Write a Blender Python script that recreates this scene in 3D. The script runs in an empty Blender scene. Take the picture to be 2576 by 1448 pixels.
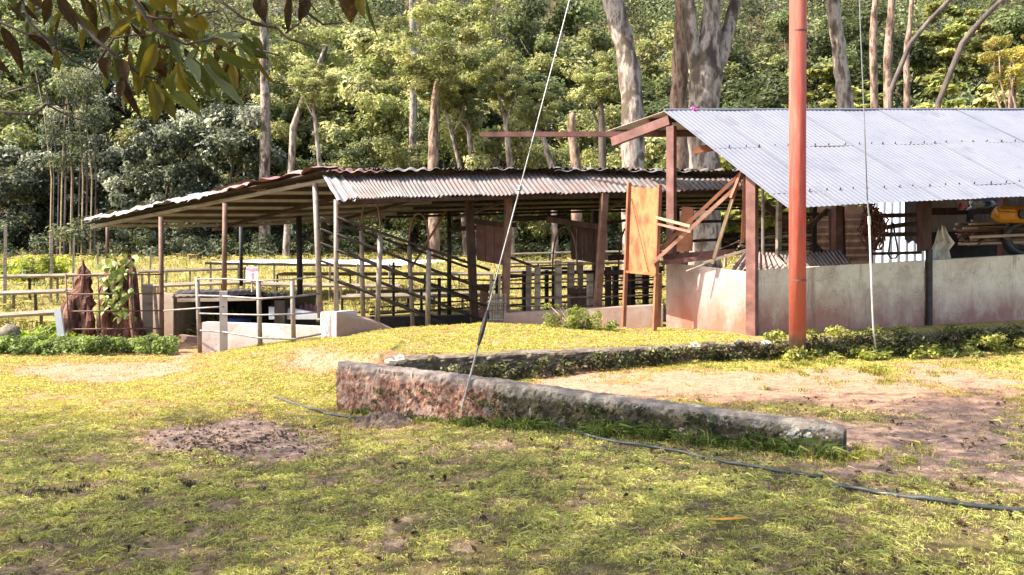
import bpy, math, random
import numpy as np
from mathutils import Vector, Matrix

sc = bpy.context.scene
COL = sc.collection
R = math.radians

# ---------------------------------------------------------------- camera, light, exposure
EYE = 1.65
cam_d = bpy.data.cameras.new("camera")
cam_d.sensor_width = 36.0
cam_d.lens = 28.12
cam_d.shift_y = -0.0388
cam_d.clip_end = 600.0
cam = bpy.data.objects.new("camera", cam_d)
cam.location = (0, 0, EYE)
cam.rotation_euler = (R(90), 0, 0)
COL.objects.link(cam)
sc.camera = cam

SUN_AZ = (-0.985, -0.17)          # horizontal direction towards the sun
SUN_EL = R(47)
world = bpy.data.worlds.new("World")
sc.world = world
world.use_nodes = True
wn = world.node_tree
bg = wn.nodes["Background"]
sky = wn.nodes.new("ShaderNodeTexSky")
sky.sky_type = 'NISHITA'
sky.sun_disc = False
sky.sun_elevation = SUN_EL
sky.dust_density = 3.0
sky.ozone_density = 0.5
sky.sun_rotation = math.atan2(SUN_AZ[0], SUN_AZ[1])
wn.links.new(sky.outputs[0], bg.inputs[0])
bg.inputs[1].default_value = 0.15
sun_d = bpy.data.lights.new("sun", 'SUN')
sun_d.energy = 3.9
sun_d.angle = R(0.55)
sun_d.color = (1.0, 0.91, 0.78)
sun = bpy.data.objects.new("sun", sun_d)
_sv = Vector((SUN_AZ[0], SUN_AZ[1], 0)).normalized() * math.cos(SUN_EL) + Vector((0, 0, math.sin(SUN_EL)))
sun.rotation_euler = _sv.to_track_quat('Z', 'Y').to_euler()
sun.location = (-20, -8, 30)
COL.objects.link(sun)
sc.view_settings.view_transform = 'Standard'
sc.view_settings.look = 'None'
sc.view_settings.gamma = 1.0
sc.view_settings.use_curve_mapping = False
sc.view_settings.exposure = 1.92
sc.render.engine = 'CYCLES'
sc.cycles.max_bounces = 6
sc.cycles.diffuse_bounces = 3
sc.cycles.glossy_bounces = 2
sc.cycles.transmission_bounces = 4
sc.cycles.transparent_max_bounces = 6

# ---------------------------------------------------------------- helpers
F = 2012.0          # camera focal length in image pixels, the units of u and v
def P(u, v, d):
    """image pixel position (u across, v down) at d metres from the viewpoint -> metres"""
    return Vector(((u - 1288.0) / F * d, d, EYE - (v - 624.0) / F * d))

def tag(o, label=None, cat=None, group=None, kind=None, category=None):
    cat = cat or category
    if label: o['label'] = label
    if cat: o['category'] = cat
    if group: o['group'] = group
    if kind: o['kind'] = kind
    return o

def thing(name, label, cat, loc=(0, 0, 0), group=None):
    o = bpy.data.objects.new(name, None)
    o.location = loc
    o.empty_display_size = 0.1
    COL.objects.link(o)
    return tag(o, label, cat, group)

class MB:
    def __init__(s):
        s.v = []; s.f = []
    def add(s, vs, fs):
        n = len(s.v)
        s.v += [tuple(p) for p in vs]
        s.f += [tuple(i + n for i in f) for f in fs]
        return s
    def box8(s, c):
        return s.add(c, [(0, 3, 2, 1), (4, 5, 6, 7), (0, 1, 5, 4), (1, 2, 6, 5), (2, 3, 7, 6), (3, 0, 4, 7)])
    def box(s, c, size, rz=0.0, tilt=None):
        c = Vector(c); hx, hy, hz = [k / 2 for k in size]
        m = Matrix.Rotation(rz, 3, 'Z')
        if tilt is not None: m = m @ tilt
        q = [(-hx, -hy, -hz), (hx, -hy, -hz), (hx, hy, -hz), (-hx, hy, -hz), (-hx, -hy, hz), (hx, -hy, hz), (hx, hy, hz), (-hx, hy, hz)]
        return s.box8([c + m @ Vector(p) for p in q])
    def beam(s, a, b, w, h, up=(0, 0, 1), tw=None, th=None):
        a = Vector(a); b = Vector(b); d = (b - a).normalized(); up = Vector(up)
        if abs(d.dot(up)) > .98: up = Vector((0.22, -0.975, 0))
        x = d.cross(up).normalized(); y = x.cross(d).normalized()
        tw = tw or w; th = th or h
        c = []
        for p, ww, hh in ((a, w, h), (b, tw, th)):
            c += [p - x * ww / 2 - y * hh / 2, p + x * ww / 2 - y * hh / 2, p + x * ww / 2 + y * hh / 2, p - x * ww / 2 + y * hh / 2]
        return s.box8(c)
    def tube(s, pts, r, n=8, cap=True):
        pts = [Vector(p) for p in pts]
        if not hasattr(r, '__len__'): r = [r] * len(pts)
        base = len(s.v)
        prev = None
        for i, p in enumerate(pts):
            t = (pts[min(i + 1, len(pts) - 1)] - pts[max(i - 1, 0)]).normalized()
            if prev is None:
                ref = Vector((0, 0, 1)) if abs(t.z) < .9 else Vector((1, 0, 0))
                x = t.cross(ref).normalized()
            else:
                x = (prev - t * prev.dot(t)).normalized()
            prev = x
            y = t.cross(x)
            for k in range(n):
                a = 2 * math.pi * k / n
                s.v.append(tuple(p + (x * math.cos(a) + y * math.sin(a)) * r[i]))
        m = len(pts)
        for i in range(m - 1):
            for k in range(n):
                k2 = (k + 1) % n
                s.f.append((base + i * n + k, base + i * n + k2, base + (i + 1) * n + k2, base + (i + 1) * n + k))
        if cap:
            s.f.append(tuple(base + k for k in reversed(range(n))))
            s.f.append(tuple(base + (m - 1) * n + k for k in range(n)))
        return s
    def build(s, name, m, parent=None, origin=None, smooth=False, **tags):
        if parent is not None:
            root = parent
            off = Vector((0, 0, 0))
            while root is not None:
                off = off + Vector(root.location); root = root.parent
        else:
            off = Vector(origin) if origin is not None else Vector((0, 0, 0))
        me = bpy.data.meshes.new(name)
        me.from_pydata([(p[0] - off.x, p[1] - off.y, p[2] - off.z) for p in s.v], [], s.f)
        if smooth: me.polygons.foreach_set("use_smooth", [True] * len(me.polygons))
        if m is not None: me.materials.append(m)
        o = bpy.data.objects.new(name, me)
        COL.objects.link(o)
        if parent is not None: o.parent = parent
        elif origin is not None: o.location = off
        if tags: tag(o, **tags)
        return o

def np_mesh(name, verts, faces_flat, per, m, parent=None, colors=None, attrs=None, smooth=False, uniform=True):
    """verts (N,3), faces_flat index array with `per` corners a face; colors per vertex (N,3)"""
    me = bpy.data.meshes.new(name)
    nv = len(verts); nl = len(faces_flat); nf = nl // per
    me.vertices.add(nv)
    me.vertices.foreach_set("co", np.asarray(verts, dtype=np.float32).ravel())
    me.loops.add(nl)
    me.loops.foreach_set("vertex_index", np.asarray(faces_flat, dtype=np.int32))
    me.polygons.add(nf)
    me.polygons.foreach_set("loop_start", np.arange(0, nl, per, dtype=np.int32))
    me.polygons.foreach_set("loop_total", np.full(nf, per, dtype=np.int32))
    if smooth: me.polygons.foreach_set("use_smooth", np.ones(nf, dtype=bool))
    me.update(calc_edges=True)
    if colors is not None:
        a = me.color_attributes.new("Col", 'FLOAT_COLOR', 'POINT')
        c4 = np.ones((nv, 4), dtype=np.float32); c4[:, :3] = colors
        a.data.foreach_set("color", c4.ravel())
    for k, val in (attrs or {}).items():
        a = me.attributes.new(k, 'FLOAT', 'POINT')
        a.data.foreach_set("value", np.asarray(val, dtype=np.float32))
    if m is not None: me.materials.append(m)
    o = bpy.data.objects.new(name, me)
    COL.objects.link(o)
    if parent is not None: o.parent = parent
    return o

# ---- numpy value noise
_rs = np.random.RandomState(7)
_tab = _rs.rand(256, 256)
def vnoise(x, y):
    x = np.asarray(x, dtype=float); y = np.asarray(y, dtype=float)
    xi = np.floor(x).astype(int); yi = np.floor(y).astype(int)
    fx = x - xi; fy = y - yi
    fx = fx * fx * (3 - 2 * fx); fy = fy * fy * (3 - 2 * fy)
    a = _tab[xi % 256, yi % 256]; b = _tab[(xi + 1) % 256, yi % 256]
    c = _tab[xi % 256, (yi + 1) % 256]; d = _tab[(xi + 1) % 256, (yi + 1) % 256]
    return (a * (1 - fx) + b * fx) * (1 - fy) + (c * (1 - fx) + d * fx) * fy
def fbm(x, y, o=4):
    s = 0; a = .5; t = 0
    for i in range(o):
        s = s + a * vnoise(x * 2 ** i + 17.3 * i, y * 2 ** i + 9.1 * i); t += a; a *= .5
    return s / t
def sstep(a, b, x):
    t = np.clip((np.asarray(x, dtype=float) - a) / (b - a), 0, 1)
    return t * t * (3 - 2 * t)

# ---------------------------------------------------------------- materials
def newmat(name):
    m = bpy.data.materials.new(name); m.use_nodes = True
    nt = m.node_tree
    return m, nt, nt.nodes["Principled BSDF"]

def nodes_noise(nt, scale, detail=6, rough=.6, stretch=(1, 1, 1), coord='pos', dist=0.0):
    if coord == 'pos':
        g = nt.nodes.new("ShaderNodeNewGeometry"); src = g.outputs["Position"]
    else:
        g = nt.nodes.new("ShaderNodeTexCoord"); src = g.outputs["Object"]
    mp = nt.nodes.new("ShaderNodeMapping"); mp.inputs["Scale"].default_value = stretch
    nt.links.new(src, mp.inputs["Vector"])
    n = nt.nodes.new("ShaderNodeTexNoise")
    n.inputs["Scale"].default_value = scale; n.inputs["Detail"].default_value = detail
    n.inputs["Roughness"].default_value = rough; n.inputs["Distortion"].default_value = dist
    nt.links.new(mp.outputs[0], n.inputs["Vector"])
    return n.outputs["Fac"]

def ramp(nt, fac, stops):
    r = nt.nodes.new("ShaderNodeValToRGB")
    el = r.color_ramp.elements
    while len(el) < len(stops): el.new(.5)
    for e, (p, c) in zip(el, stops):
        e.position = p; e.color = (*c, 1) if len(c) == 3 else c
    nt.links.new(fac, r.inputs[0])
    return r.outputs[0]

def mixc(nt, fac, a, b):
    n = nt.nodes.new("ShaderNodeMix"); n.data_type = 'RGBA'
    if hasattr(fac, 'links'): nt.links.new(fac, n.inputs[0])
    else: n.inputs[0].default_value = fac
    for s, i in ((a, 6), (b, 7)):
        if hasattr(s, 'links'): nt.links.new(s, n.inputs[i])
        else: n.inputs[i].default_value = (*s, 1)
    return n.outputs[2]

def bump(nt, bs, fac, strength, dist=.01):
    b = nt.nodes.new("ShaderNodeBump"); b.inputs["Strength"].default_value = strength; b.inputs["Distance"].default_value = dist
    nt.links.new(fac, b.inputs["Height"]); nt.links.new(b.outputs[0], bs.inputs["Normal"])

def math_n(nt, op, a, b=None, clamp=False):
    n = nt.nodes.new("ShaderNodeMath"); n.operation = op; n.use_clamp = clamp
    for i, s in enumerate((a, b)):
        if s is None: continue
        if hasattr(s, 'links'): nt.links.new(s, n.inputs[i])
        else: n.inputs[i].default_value = s
    return n.outputs[0]

def mat(name, stops, scale=4, rough=.8, bumpv=.3, bscale=None, metallic=0.0, stretch=(1, 1, 1), spec=.4, dist=0.0, bdist=.01, spots=None):
    m, nt, bs = newmat(name)
    f = nodes_noise(nt, scale, stretch=stretch, dist=dist)
    c = ramp(nt, f, stops)
    if spots:                                   # (scale, threshold, colour)
        f2 = nodes_noise(nt, spots[0], 5)
        k = ramp(nt, f2, [(spots[1], (0, 0, 0)), (min(spots[1] + .08, 1), (1, 1, 1))])
        c = mixc(nt, k, c, spots[2])
    nt.links.new(c, bs.inputs["Base Color"])
    bs.inputs["Roughness"].default_value = rough
    bs.inputs["Metallic"].default_value = metallic
    bs.inputs["Specular IOR Level"].default_value = spec
    if bumpv: bump(nt, bs, nodes_noise(nt, bscale or scale * 6, stretch=stretch), bumpv, bdist)
    return m

def leafmat(name, trans=.35, rough=.45, gloss=.35, hue_var=True, vary=.0):
    m, nt, bs = newmat(name)
    at = nt.nodes.new("ShaderNodeAttribute"); at.attribute_name = "Col"
    col = at.outputs["Color"]
    if vary:
        f = nodes_noise(nt, vary, 3)
        col = mixc(nt, ramp(nt, f, [(.35, (0, 0, 0)), (.65, (.55, .55, .55))]), col, (.06, .03, .008))
    nt.links.new(col, bs.inputs["Base Color"])
    bs.inputs["Roughness"].default_value = rough
    bs.inputs["Specular IOR Level"].default_value = gloss
    tr = nt.nodes.new("ShaderNodeBsdfTranslucent")
    hs = nt.nodes.new("ShaderNodeHueSaturation"); hs.inputs["Value"].default_value = 1.25; hs.inputs["Saturation"].default_value = 1.1
    nt.links.new(col, hs.inputs["Color"]); nt.links.new(hs.outputs[0], tr.inputs[0])
    mx = nt.nodes.new("ShaderNodeMixShader"); mx.inputs[0].default_value = trans
    nt.links.new(bs.outputs[0], mx.inputs[1]); nt.links.new(tr.outputs[0], mx.inputs[2])
    nt.links.new(mx.outputs[0], nt.nodes["Material Output"].inputs[0])
    return m

M = {}
M['leaf'] = leafmat('foliage', .46, .5, .3)
M['grass'] = leafmat('grass_blades', .35, .6, .2)
M['mango'] = leafmat('mango_leaf', .35, .35, .5, vary=9)
M['rust_beam'] = mat('rusty_painted_steel', [(.3, (.075, .028, .022)), (.55, (.14, .06, .048)), (.75, (.20, .095, .08))], 5, .65, .25, 40)
M['dark_steel'] = mat('dark_weathered_steel', [(.3, (.012, .009, .008)), (.7, (.045, .032, .026))], 8, .7, .2, 50)
M['pipe'] = mat('grey_weathered_pipe', [(.3, (.13, .10, .085)), (.5, (.24, .20, .17)), (.75, (.17, .10, .075))], 6, .6, .2, 40, metallic=.2)
M['pipe_brown'] = mat('brown_rusty_pipe', [(.3, (.07, .035, .025)), (.55, (.15, .08, .055)), (.75, (.22, .14, .10))], 6, .7, .25, 40)
M['galv_pipe'] = mat('galvanised_pipe', [(.35, (.15, .13, .12)), (.6, (.26, .235, .22))], 9, .5, .15, 40, metallic=.3)
M['wood_grey'] = mat('weathered_grey_wood', [(.3, (.13, .10, .075)), (.5, (.26, .21, .16)), (.7, (.34, .29, .22))], 3, .85, .5, 10, stretch=(1, 1, 6))
M['wood_brown'] = mat('old_brown_wood', [(.3, (.024, .012, .008)), (.55, (.055, .027, .018)), (.75, (.09, .048, .032))], 3, .85, .5, 10, stretch=(4, 4, 1))
M['wood_warm'] = mat('warm_timber', [(.25, (.13, .045, .025)), (.5, (.22, .085, .045)), (.75, (.30, .14, .07))], 4, .7, .3, 14, stretch=(1, 1, 1))
M['wood_pale'] = mat('pale_timber', [(.3, (.30, .21, .12)), (.55, (.45, .34, .21)), (.75, (.52, .41, .27))], 5, .75, .3, 16)
M['wood_pink'] = mat('pinkish_timber', [(.3, (.26, .12, .08)), (.6, (.40, .22, .15)), (.8, (.46, .30, .20))], 5, .75, .3, 16)
M['pale_purlin'] = mat('pale_purlin_timber', [(.3, (.30, .26, .22)), (.7, (.48, .43, .37))], 4, .8, .2)
M['bark_pale'] = mat('pale_lichen_bark', [(.36, (.04, .028, .022)), (.44, (.12, .088, .07)), (.51, (.25, .205, .175)), (.56, (.31, .26, .22)), (.63, (.10, .075, .056))], 3.2, .9, .9, 7, stretch=(1, 1, .35), bdist=.05, spots=(1.3, .54, (.075, .055, .035)))
M['bark_brown'] = mat('brown_bark', [(.38, (.05, .03, .02)), (.48, (.17, .105, .075)), (.56, (.30, .21, .16)), (.64, (.10, .065, .045))], 3.4, .9, .9, 9, stretch=(1, 1, .3), bdist=.05)
M['bark_dark'] = mat('dark_bark', [(.3, (.03, .022, .018)), (.5, (.08, .06, .05)), (.75, (.16, .13, .11))], 2.2, .9, .9, 9, stretch=(1, 1, .4), bdist=.05)
M['bark_twig'] = mat('twig_bark', [(.3, (.035, .02, .015)), (.7, (.10, .06, .045))], 20, .85, .3, 60)
M['hose'] = mat('black_hose', [(.3, (.02, .024, .026)), (.7, (.06, .07, .07))], 6, .5, .05)
M['white_paint'] = mat('white_paint', [(.3, (.60, .57, .55)), (.7, (.76, .74, .73))], 5, .5, .1)
M['rope'] = mat('pale_rope', [(.3, (.36, .33, .29)), (.7, (.55, .52, .47))], 60, .8, .3, 150)
M['wire'] = mat('steel_wire', [(.3, (.17, .165, .16)), (.7, (.27, .26, .25))], 30, .5, .1, metallic=.4)
M['dark_rope'] = mat('dark_red_rope', [(.3, (.05, .018, .012)), (.7, (.15, .06, .04))], 30, .85, .4, 90)
M['black'] = mat('black_plastic', [(.3, (.012, .012, .014)), (.7, (.03, .03, .032))], 10, .4, .05)
M['yellow_plastic'] = mat('yellow_plastic', [(.3, (.45, .17, .012)), (.7, (.55, .25, .015))], 6, .35, .05)
M['blue_tarp'] = mat('blue_white_tarp', [(.40, (.10, .20, .45)), (.5, (.55, .62, .72)), (.7, (.75, .76, .78))], 7, .6, .3)
M['pink'] = mat('pink_plastic', [(.3, (.70, .06, .40)), (.7, (.80, .15, .55))], 8, .5, .1)
M['pink_cloth'] = mat('faded_pink_cloth', [(.3, (.60, .22, .22)), (.7, (.72, .42, .40))], 8, .9, .1)
M['sack'] = mat('stained_sackcloth', [(.3, (.28, .24, .16)), (.5, (.52, .47, .38)), (.75, (.62, .58, .50))], 7, .9, .4, 60)
M['red_sheet'] = mat('red_painted_sheet', [(.3, (.30, .08, .06)), (.7, (.45, .16, .12))], 5, .6, .1)
M['ribbed'] = mat('bright_ribbed_sheet', [(.3, (.34, .34, .36)), (.7, (.44, .44, .46))], 3, .5, .05)
M['white_sheet'] = mat('white_sheet', [(.3, (.70, .70, .72)), (.7, (.82, .82, .84))], 3, .45, .05)
M['blue'] = mat('dark_blue_plastic', [(.3, (.02, .03, .16)), (.7, (.04, .06, .24))], 5, .5, .1)
M['sign_red'] = mat('sign_red_ink', [(.3, (.62, .10, .20)), (.7, (.70, .20, .30))], 9, .6, 0)
M['sign_white'] = mat('sign_white_board', [(.3, (.72, .66, .62)), (.7, (.80, .76, .72))], 9, .6, 0)
M['stone'] = mat('mossy_stone', [(.3, (.05, .036, .025)), (.5, (.11, .085, .06)), (.7, (.22, .19, .15))], 7, .95, .8, 30, spots=(9, .56, (.05, .055, .02)))
M['stone_pale'] = mat('pale_stone', [(.3, (.30, .25, .20)), (.6, (.50, .45, .39))], 9, .95, .6, 40)
M['stump'] = mat('rotten_red_wood', [(.36, (.02, .008, .006)), (.48, (.085, .034, .023)), (.58, (.22, .10, .07)), (.68, (.06, .025, .018))], 8, .95, 1.0, 14, stretch=(1, 1, .3), bdist=.05)
M['brown_leaf'] = mat('dry_orange_leaf', [(.3, (.45, .20, .02)), (.7, (.55, .30, .05))], 30, .7, .1)
M['soil_heap'] = mat('loose_soil', [(.3, (.07, .045, .033)), (.55, (.18, .125, .095)), (.75, (.28, .20, .155))], 16, 1, 1.0, 50, bdist=.03)

# new galvanised roofing: bluish white, slight patches
def m_roof_new():
    m, nt, bs = newmat('bright_galvanised_roofing')
    c = ramp(nt, nodes_noise(nt, 1.3, 9, .7), [(.3, (.135, .139, .165)), (.45, (.162, .166, .193)), (.58, (.178, .182, .208)), (.68, (.14, .14, .162)), (.8, (.16, .155, .16))])
    nt.links.new(c, bs.inputs["Base Color"])
    bs.inputs["Metallic"].default_value = .1; bs.inputs["Roughness"].default_value = .5
    return m
M['roof_new'] = m_roof_new()
M['roof_dark'] = mat('shade_darkened_rusty_roofing', [(.3, (.014, .009, .007)), (.55, (.035, .022, .018)), (.75, (.065, .045, .038))], 3, .8, .2, 30)  # rusty sheet, with under-roof darkness put into its colour
M['soffit'] = mat('bounce_lit_roofing', [(.3, (.48, .42, .32)), (.7, (.60, .54, .44))], 3, .6, .1)  # bounce light on the underside painted as a paler cream
M['edge_galv'] = mat('pale_bent_roofing', [(.35, (.10, .085, .08)), (.5, (.24, .225, .22)), (.65, (.12, .09, .08))], 5, .5, .1)
M['flap'] = mat('pale_grey_flap', [(.35, (.16, .155, .155)), (.6, (.30, .29, .29))], 5, .6, .1)
M['pile_sheet'] = mat('dusty_pink_sheet', [(.35, (.20, .14, .125)), (.6, (.30, .235, .22))], 5, .7, .1)
def m_roof_old():
    m, nt, bs = newmat('old_rusting_roofing')
    base = ramp(nt, nodes_noise(nt, 2.0, 7), [(.3, (.075, .066, .064)), (.5, (.125, .114, .112)), (.7, (.17, .16, .16))])
    k = ramp(nt, nodes_noise(nt, 1.1, 8, .7, stretch=(1, 1, 1)), [(.44, (0, 0, 0)), (.62, (1, 1, 1))])
    c = mixc(nt, k, base, (.115, .075, .064))
    nt.links.new(c, bs.inputs["Base Color"]); bs.inputs["Roughness"].default_value = .7; bs.inputs["Metallic"].default_value = .0
    bump(nt, bs, nodes_noise(nt, 30), .15)
    return m
M['roof_old'] = m_roof_old()
M['roof_red'] = mat('red_rusted_sheet', [(.3, (.11, .042, .036)), (.5, (.21, .10, .09)), (.75, (.28, .19, .18))], 3, .6, .3, 20)

def m_plaster(name, c0, c1, stain, z_lo, z_hi, drip=.5, dark=.0):
    """painted concrete with splashed soil towards its foot and run-off streaks"""
    m, nt, bs = newmat(name)
    base = ramp(nt, nodes_noise(nt, 3.0, 8, .65), [(.3, c0), (.65, c1)])
    g = nt.nodes.new("ShaderNodeNewGeometry"); sx = nt.nodes.new("ShaderNodeSeparateXYZ"); nt.links.new(g.outputs["Position"], sx.inputs[0])
    mr = nt.nodes.new("ShaderNodeMapRange"); mr.inputs[1].default_value = z_hi; mr.inputs[2].default_value = z_lo
    nt.links.new(sx.outputs[2], mr.inputs[0])
    n = nodes_noise(nt, 2.4, 8, .7, stretch=(1, 1, .5))
    s = math_n(nt, 'MULTIPLY', mr.outputs[0], math_n(nt, 'ADD', math_n(nt, 'MULTIPLY', n, 3.8), -.75), True)
    c = mixc(nt, s, base, stain)
    st = ramp(nt, nodes_noise(nt, 5.0, 6, .7, stretch=(1, 1, .09)), [(.56, (0, 0, 0)), (.72, (drip, drip, drip))])
    c = mixc(nt, st, c, tuple(k * .5 for k in stain))
    pt = ramp(nt, nodes_noise(nt, 1.1, 8, .75), [(.50, (0, 0, 0)), (.60, (.45, .45, .45))])
    c = mixc(nt, pt, c, tuple(a * .62 + b * .25 for a, b in zip(stain, c0)))
    sp = ramp(nt, nodes_noise(nt, 17.0, 6, .7, stretch=(1, 1, .45)), [(.64, (0, 0, 0)), (.69, (.7, .7, .7))])
    c = mixc(nt, sp, c, (.16, .11, .08))
    nt.links.new(c, bs.inputs["Base Color"]); bs.inputs["Roughness"].default_value = .85
    ck = ramp(nt, nodes_noise(nt, 2.2, 3, .5, dist=1.5), [(.492, (0, 0, 0)), (.5, (.8, .8, .8)), (.508, (0, 0, 0))])
    c = mixc(nt, math_n(nt, 'MULTIPLY', ck, .6), c, (.10, .07, .055)); nt.links.new(c, bs.inputs["Base Color"])
    bump(nt, bs, nodes_noise(nt, 22, 8), .25, .02)
    return m
M['wall_side'] = m_plaster('stained_pale_plaster', (.45, .395, .29), (.60, .54, .42), (.25, .125, .10), .48, 1.12, .8)
M['wall_end'] = m_plaster('pink_stained_plaster', (.36, .28, .265), (.45, .37, .35), (.33, .10, .055), .32, 1.2, .3)
M['trough'] = m_plaster('whitewashed_concrete', (.36, .32, .305), (.45, .41, .395), (.30, .22, .19), -.2, .5, .2)
M['plinth'] = m_plaster('grey_brown_concrete', (.24, .17, .14), (.34, .26, .22), (.26, .13, .09), .1, .6, .3)
M['pen'] = m_plaster('old_pen_concrete', (.26, .20, .16), (.36, .29, .23), (.20, .12, .09), -.1, .8, .7)

# ================================================================ TERRAIN
WX = [-1.46, -.42, 3.72, 7.68, 14.0, 30.0]
WY = [9.25, 9.55, 10.74, 12.0, 14.2, 20.0]
def wall_y(x):
    x = np.asarray(x, dtype=float)
    return np.where(x < -1.46, 9.25 + (x + 1.46) * .285, np.interp(x, WX, WY))
CX = [-5.2, -4.6, -3.57, -2.69, -1.73, -.4, .65, 2.1, 4, 6, 8, 14, 30]
CZ = [0.0, .03, .19, .30, .41, .50, .46, .37, .40, .46, .52, .70, 1.0]
def G(x, y):
    x = np.asarray(x, dtype=float); y = np.asarray(y, dtype=float)
    base = .18 * sstep(-2.2, 3, x) + .035 * (fbm(x * .45 + 3, y * .45) - .5) + .02 * (vnoise(x * 1.7, y * 1.7) - .5)
    s = y - wall_y(x)
    k = sstep(0, 1.3, -1.46 - x)
    lo = -.03 - 1.3 * k; hi = .10 + 2.5 * k
    st = np.clip((s - lo) / (hi - lo), 0, 1); st = st * st * (3 - 2 * st)
    C = np.interp(x, CX, CZ)
    run = np.clip(s / np.maximum(12.0 - wall_y(x), .5), 0, 1)
    top = np.where(x > -1.46, .37 + (C - .37) * run * run * (3 - 2 * run), C)
    top = np.maximum(top, 0) + .03 * (fbm(x * .6, y * .6 + 5) - .5)
    z = base + (top - base) * st * sstep(-5.6, -4.4, x)
    fall = sstep(12.25, 13.3, y) * (1 - sstep(1.0, 2.4, x))
    z = z + (.10 - .18 * (1 - sstep(-4.7, -3.6, x)) - z) * fall
    field = np.interp(y, [13, 16, 22, 30, 45, 55, 75, 130, 400], [.10, .12, .32, .62, .98, 1.25, 10, 44, 60]) + .06 * (fbm(x * .3, y * .3) - .5)
    b = sstep(13.4, 17.5, y)
    return z * (1 - b) + field * b

def Gz(x, y): return float(G(np.array([x]), np.array([y]))[0])

def ground_hit(u, v, d0=3.2, d1=40):
    dd = np.linspace(d0, d1, 3000)
    xs = (u - 1288.0) / F * dd; zs = EYE - (v - 624.0) / F * dd
    h = G(xs, dd)
    i = int(np.argmax(zs <= h))
    return Vector((xs[i], dd[i], h[i]))

# bare earth, as ellipses laid out in image pixels
DIRT = [(1950, 975, 900, 55, 1.1), (2350, 1110, 430, 130, .95), (1450, 945, 380, 26, .6), (230, 930, 300, 26, .80), (200, 889, 360, 13, .8),
        (850, 912, 230, 42, .72), (600, 1112, 240, 50, 1.0), (960, 1062, 110, 26, .85), (440, 880, 60, 30, .8),
        (110, 1240, 90, 16, .6), (1700, 1090, 330, 30, .4), (150, 1430, 230, 26, .5), (1250, 1425, 200, 16, .4), (1000, 1290, 220, 14, .35)]
def dirt_map(x, y):
    x = np.asarray(x, dtype=float); y = np.asarray(y, dtype=float)
    z = G(x, y); yy = np.maximum(y, .8)
    u = 1288 + F * x / yy; v = 624 + F * (EYE - z) / yy
    n = fbm(x * 1.6, y * 1.6, 4); n2 = fbm(x * 4.5 + 31, y * 4.5, 3)
    d = np.zeros_like(x)
    for cu, cv, ru, rv, s in DIRT:
        q = np.sqrt(((u - cu) / ru) ** 2 + ((v - cv) / rv) ** 2)
        d = np.maximum(d, s * (1 - sstep(.35, 1.3, q + (n - .5) * 1.7 + (n2 - .5) * 1.0)))
    # thin worn patches in the near lawn
    near = (1 - sstep(6.3, 7.8, y)) * .42
    d = np.maximum(d, near * sstep(.50, .66, n * .55 + n2 * .45))
    d = np.maximum(d, .45 * sstep(.58, .70, n2) * (y < 12.3))
    d = np.clip(d * (.55 + .8 * n2), 0, 1)
    return d * (1 - sstep(44, 50, y))
def dark_map(x, y):  # dug soil, thatch and forest floor, plus painted shade of near lawn and yard
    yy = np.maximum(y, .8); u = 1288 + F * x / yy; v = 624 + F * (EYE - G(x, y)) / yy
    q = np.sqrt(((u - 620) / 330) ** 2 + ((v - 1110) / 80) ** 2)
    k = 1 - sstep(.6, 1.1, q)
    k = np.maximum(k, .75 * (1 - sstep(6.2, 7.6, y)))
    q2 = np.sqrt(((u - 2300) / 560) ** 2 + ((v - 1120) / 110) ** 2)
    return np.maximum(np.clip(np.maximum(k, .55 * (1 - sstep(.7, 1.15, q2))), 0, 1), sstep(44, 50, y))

def axis(segs):
    out = []
    for a, b, st in segs: out += list(np.arange(a, b, st))
    return np.array(out)
gx = axis([(-220, -60, 10), (-60, -16, 2), (-16, -9, .4), (-9, 9.5, .1), (9.5, 18, .4), (18, 60, 2), (60, 230, 10)])
gy = axis([(-60, -6, 4), (-6, 3, .5), (3, 15, .1), (15, 30, .4), (30, 70, 1.5), (70, 150, 4), (150, 330, 15)])
X, Y = np.meshgrid(gx, gy)
Zg = G(X, Y)
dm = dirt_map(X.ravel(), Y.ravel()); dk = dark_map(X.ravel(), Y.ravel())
rough = (fbm(X * 7, Y * 7, 3) - .5) * .035 * (Y < 14) + (fbm(X * 3, Y * 3, 2) - .5) * .05 * dm.reshape(X.shape) * dk.reshape(X.shape)
V = np.stack([X.ravel(), Y.ravel(), (Zg + rough).ravel()], 1)
ny, nx = X.shape
idx = np.arange(nx * ny).reshape(ny, nx)
faces = np.stack([idx[:-1, :-1], idx[:-1, 1:], idx[1:, 1:], idx[1:, :-1]], -1).reshape(-1)

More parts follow.
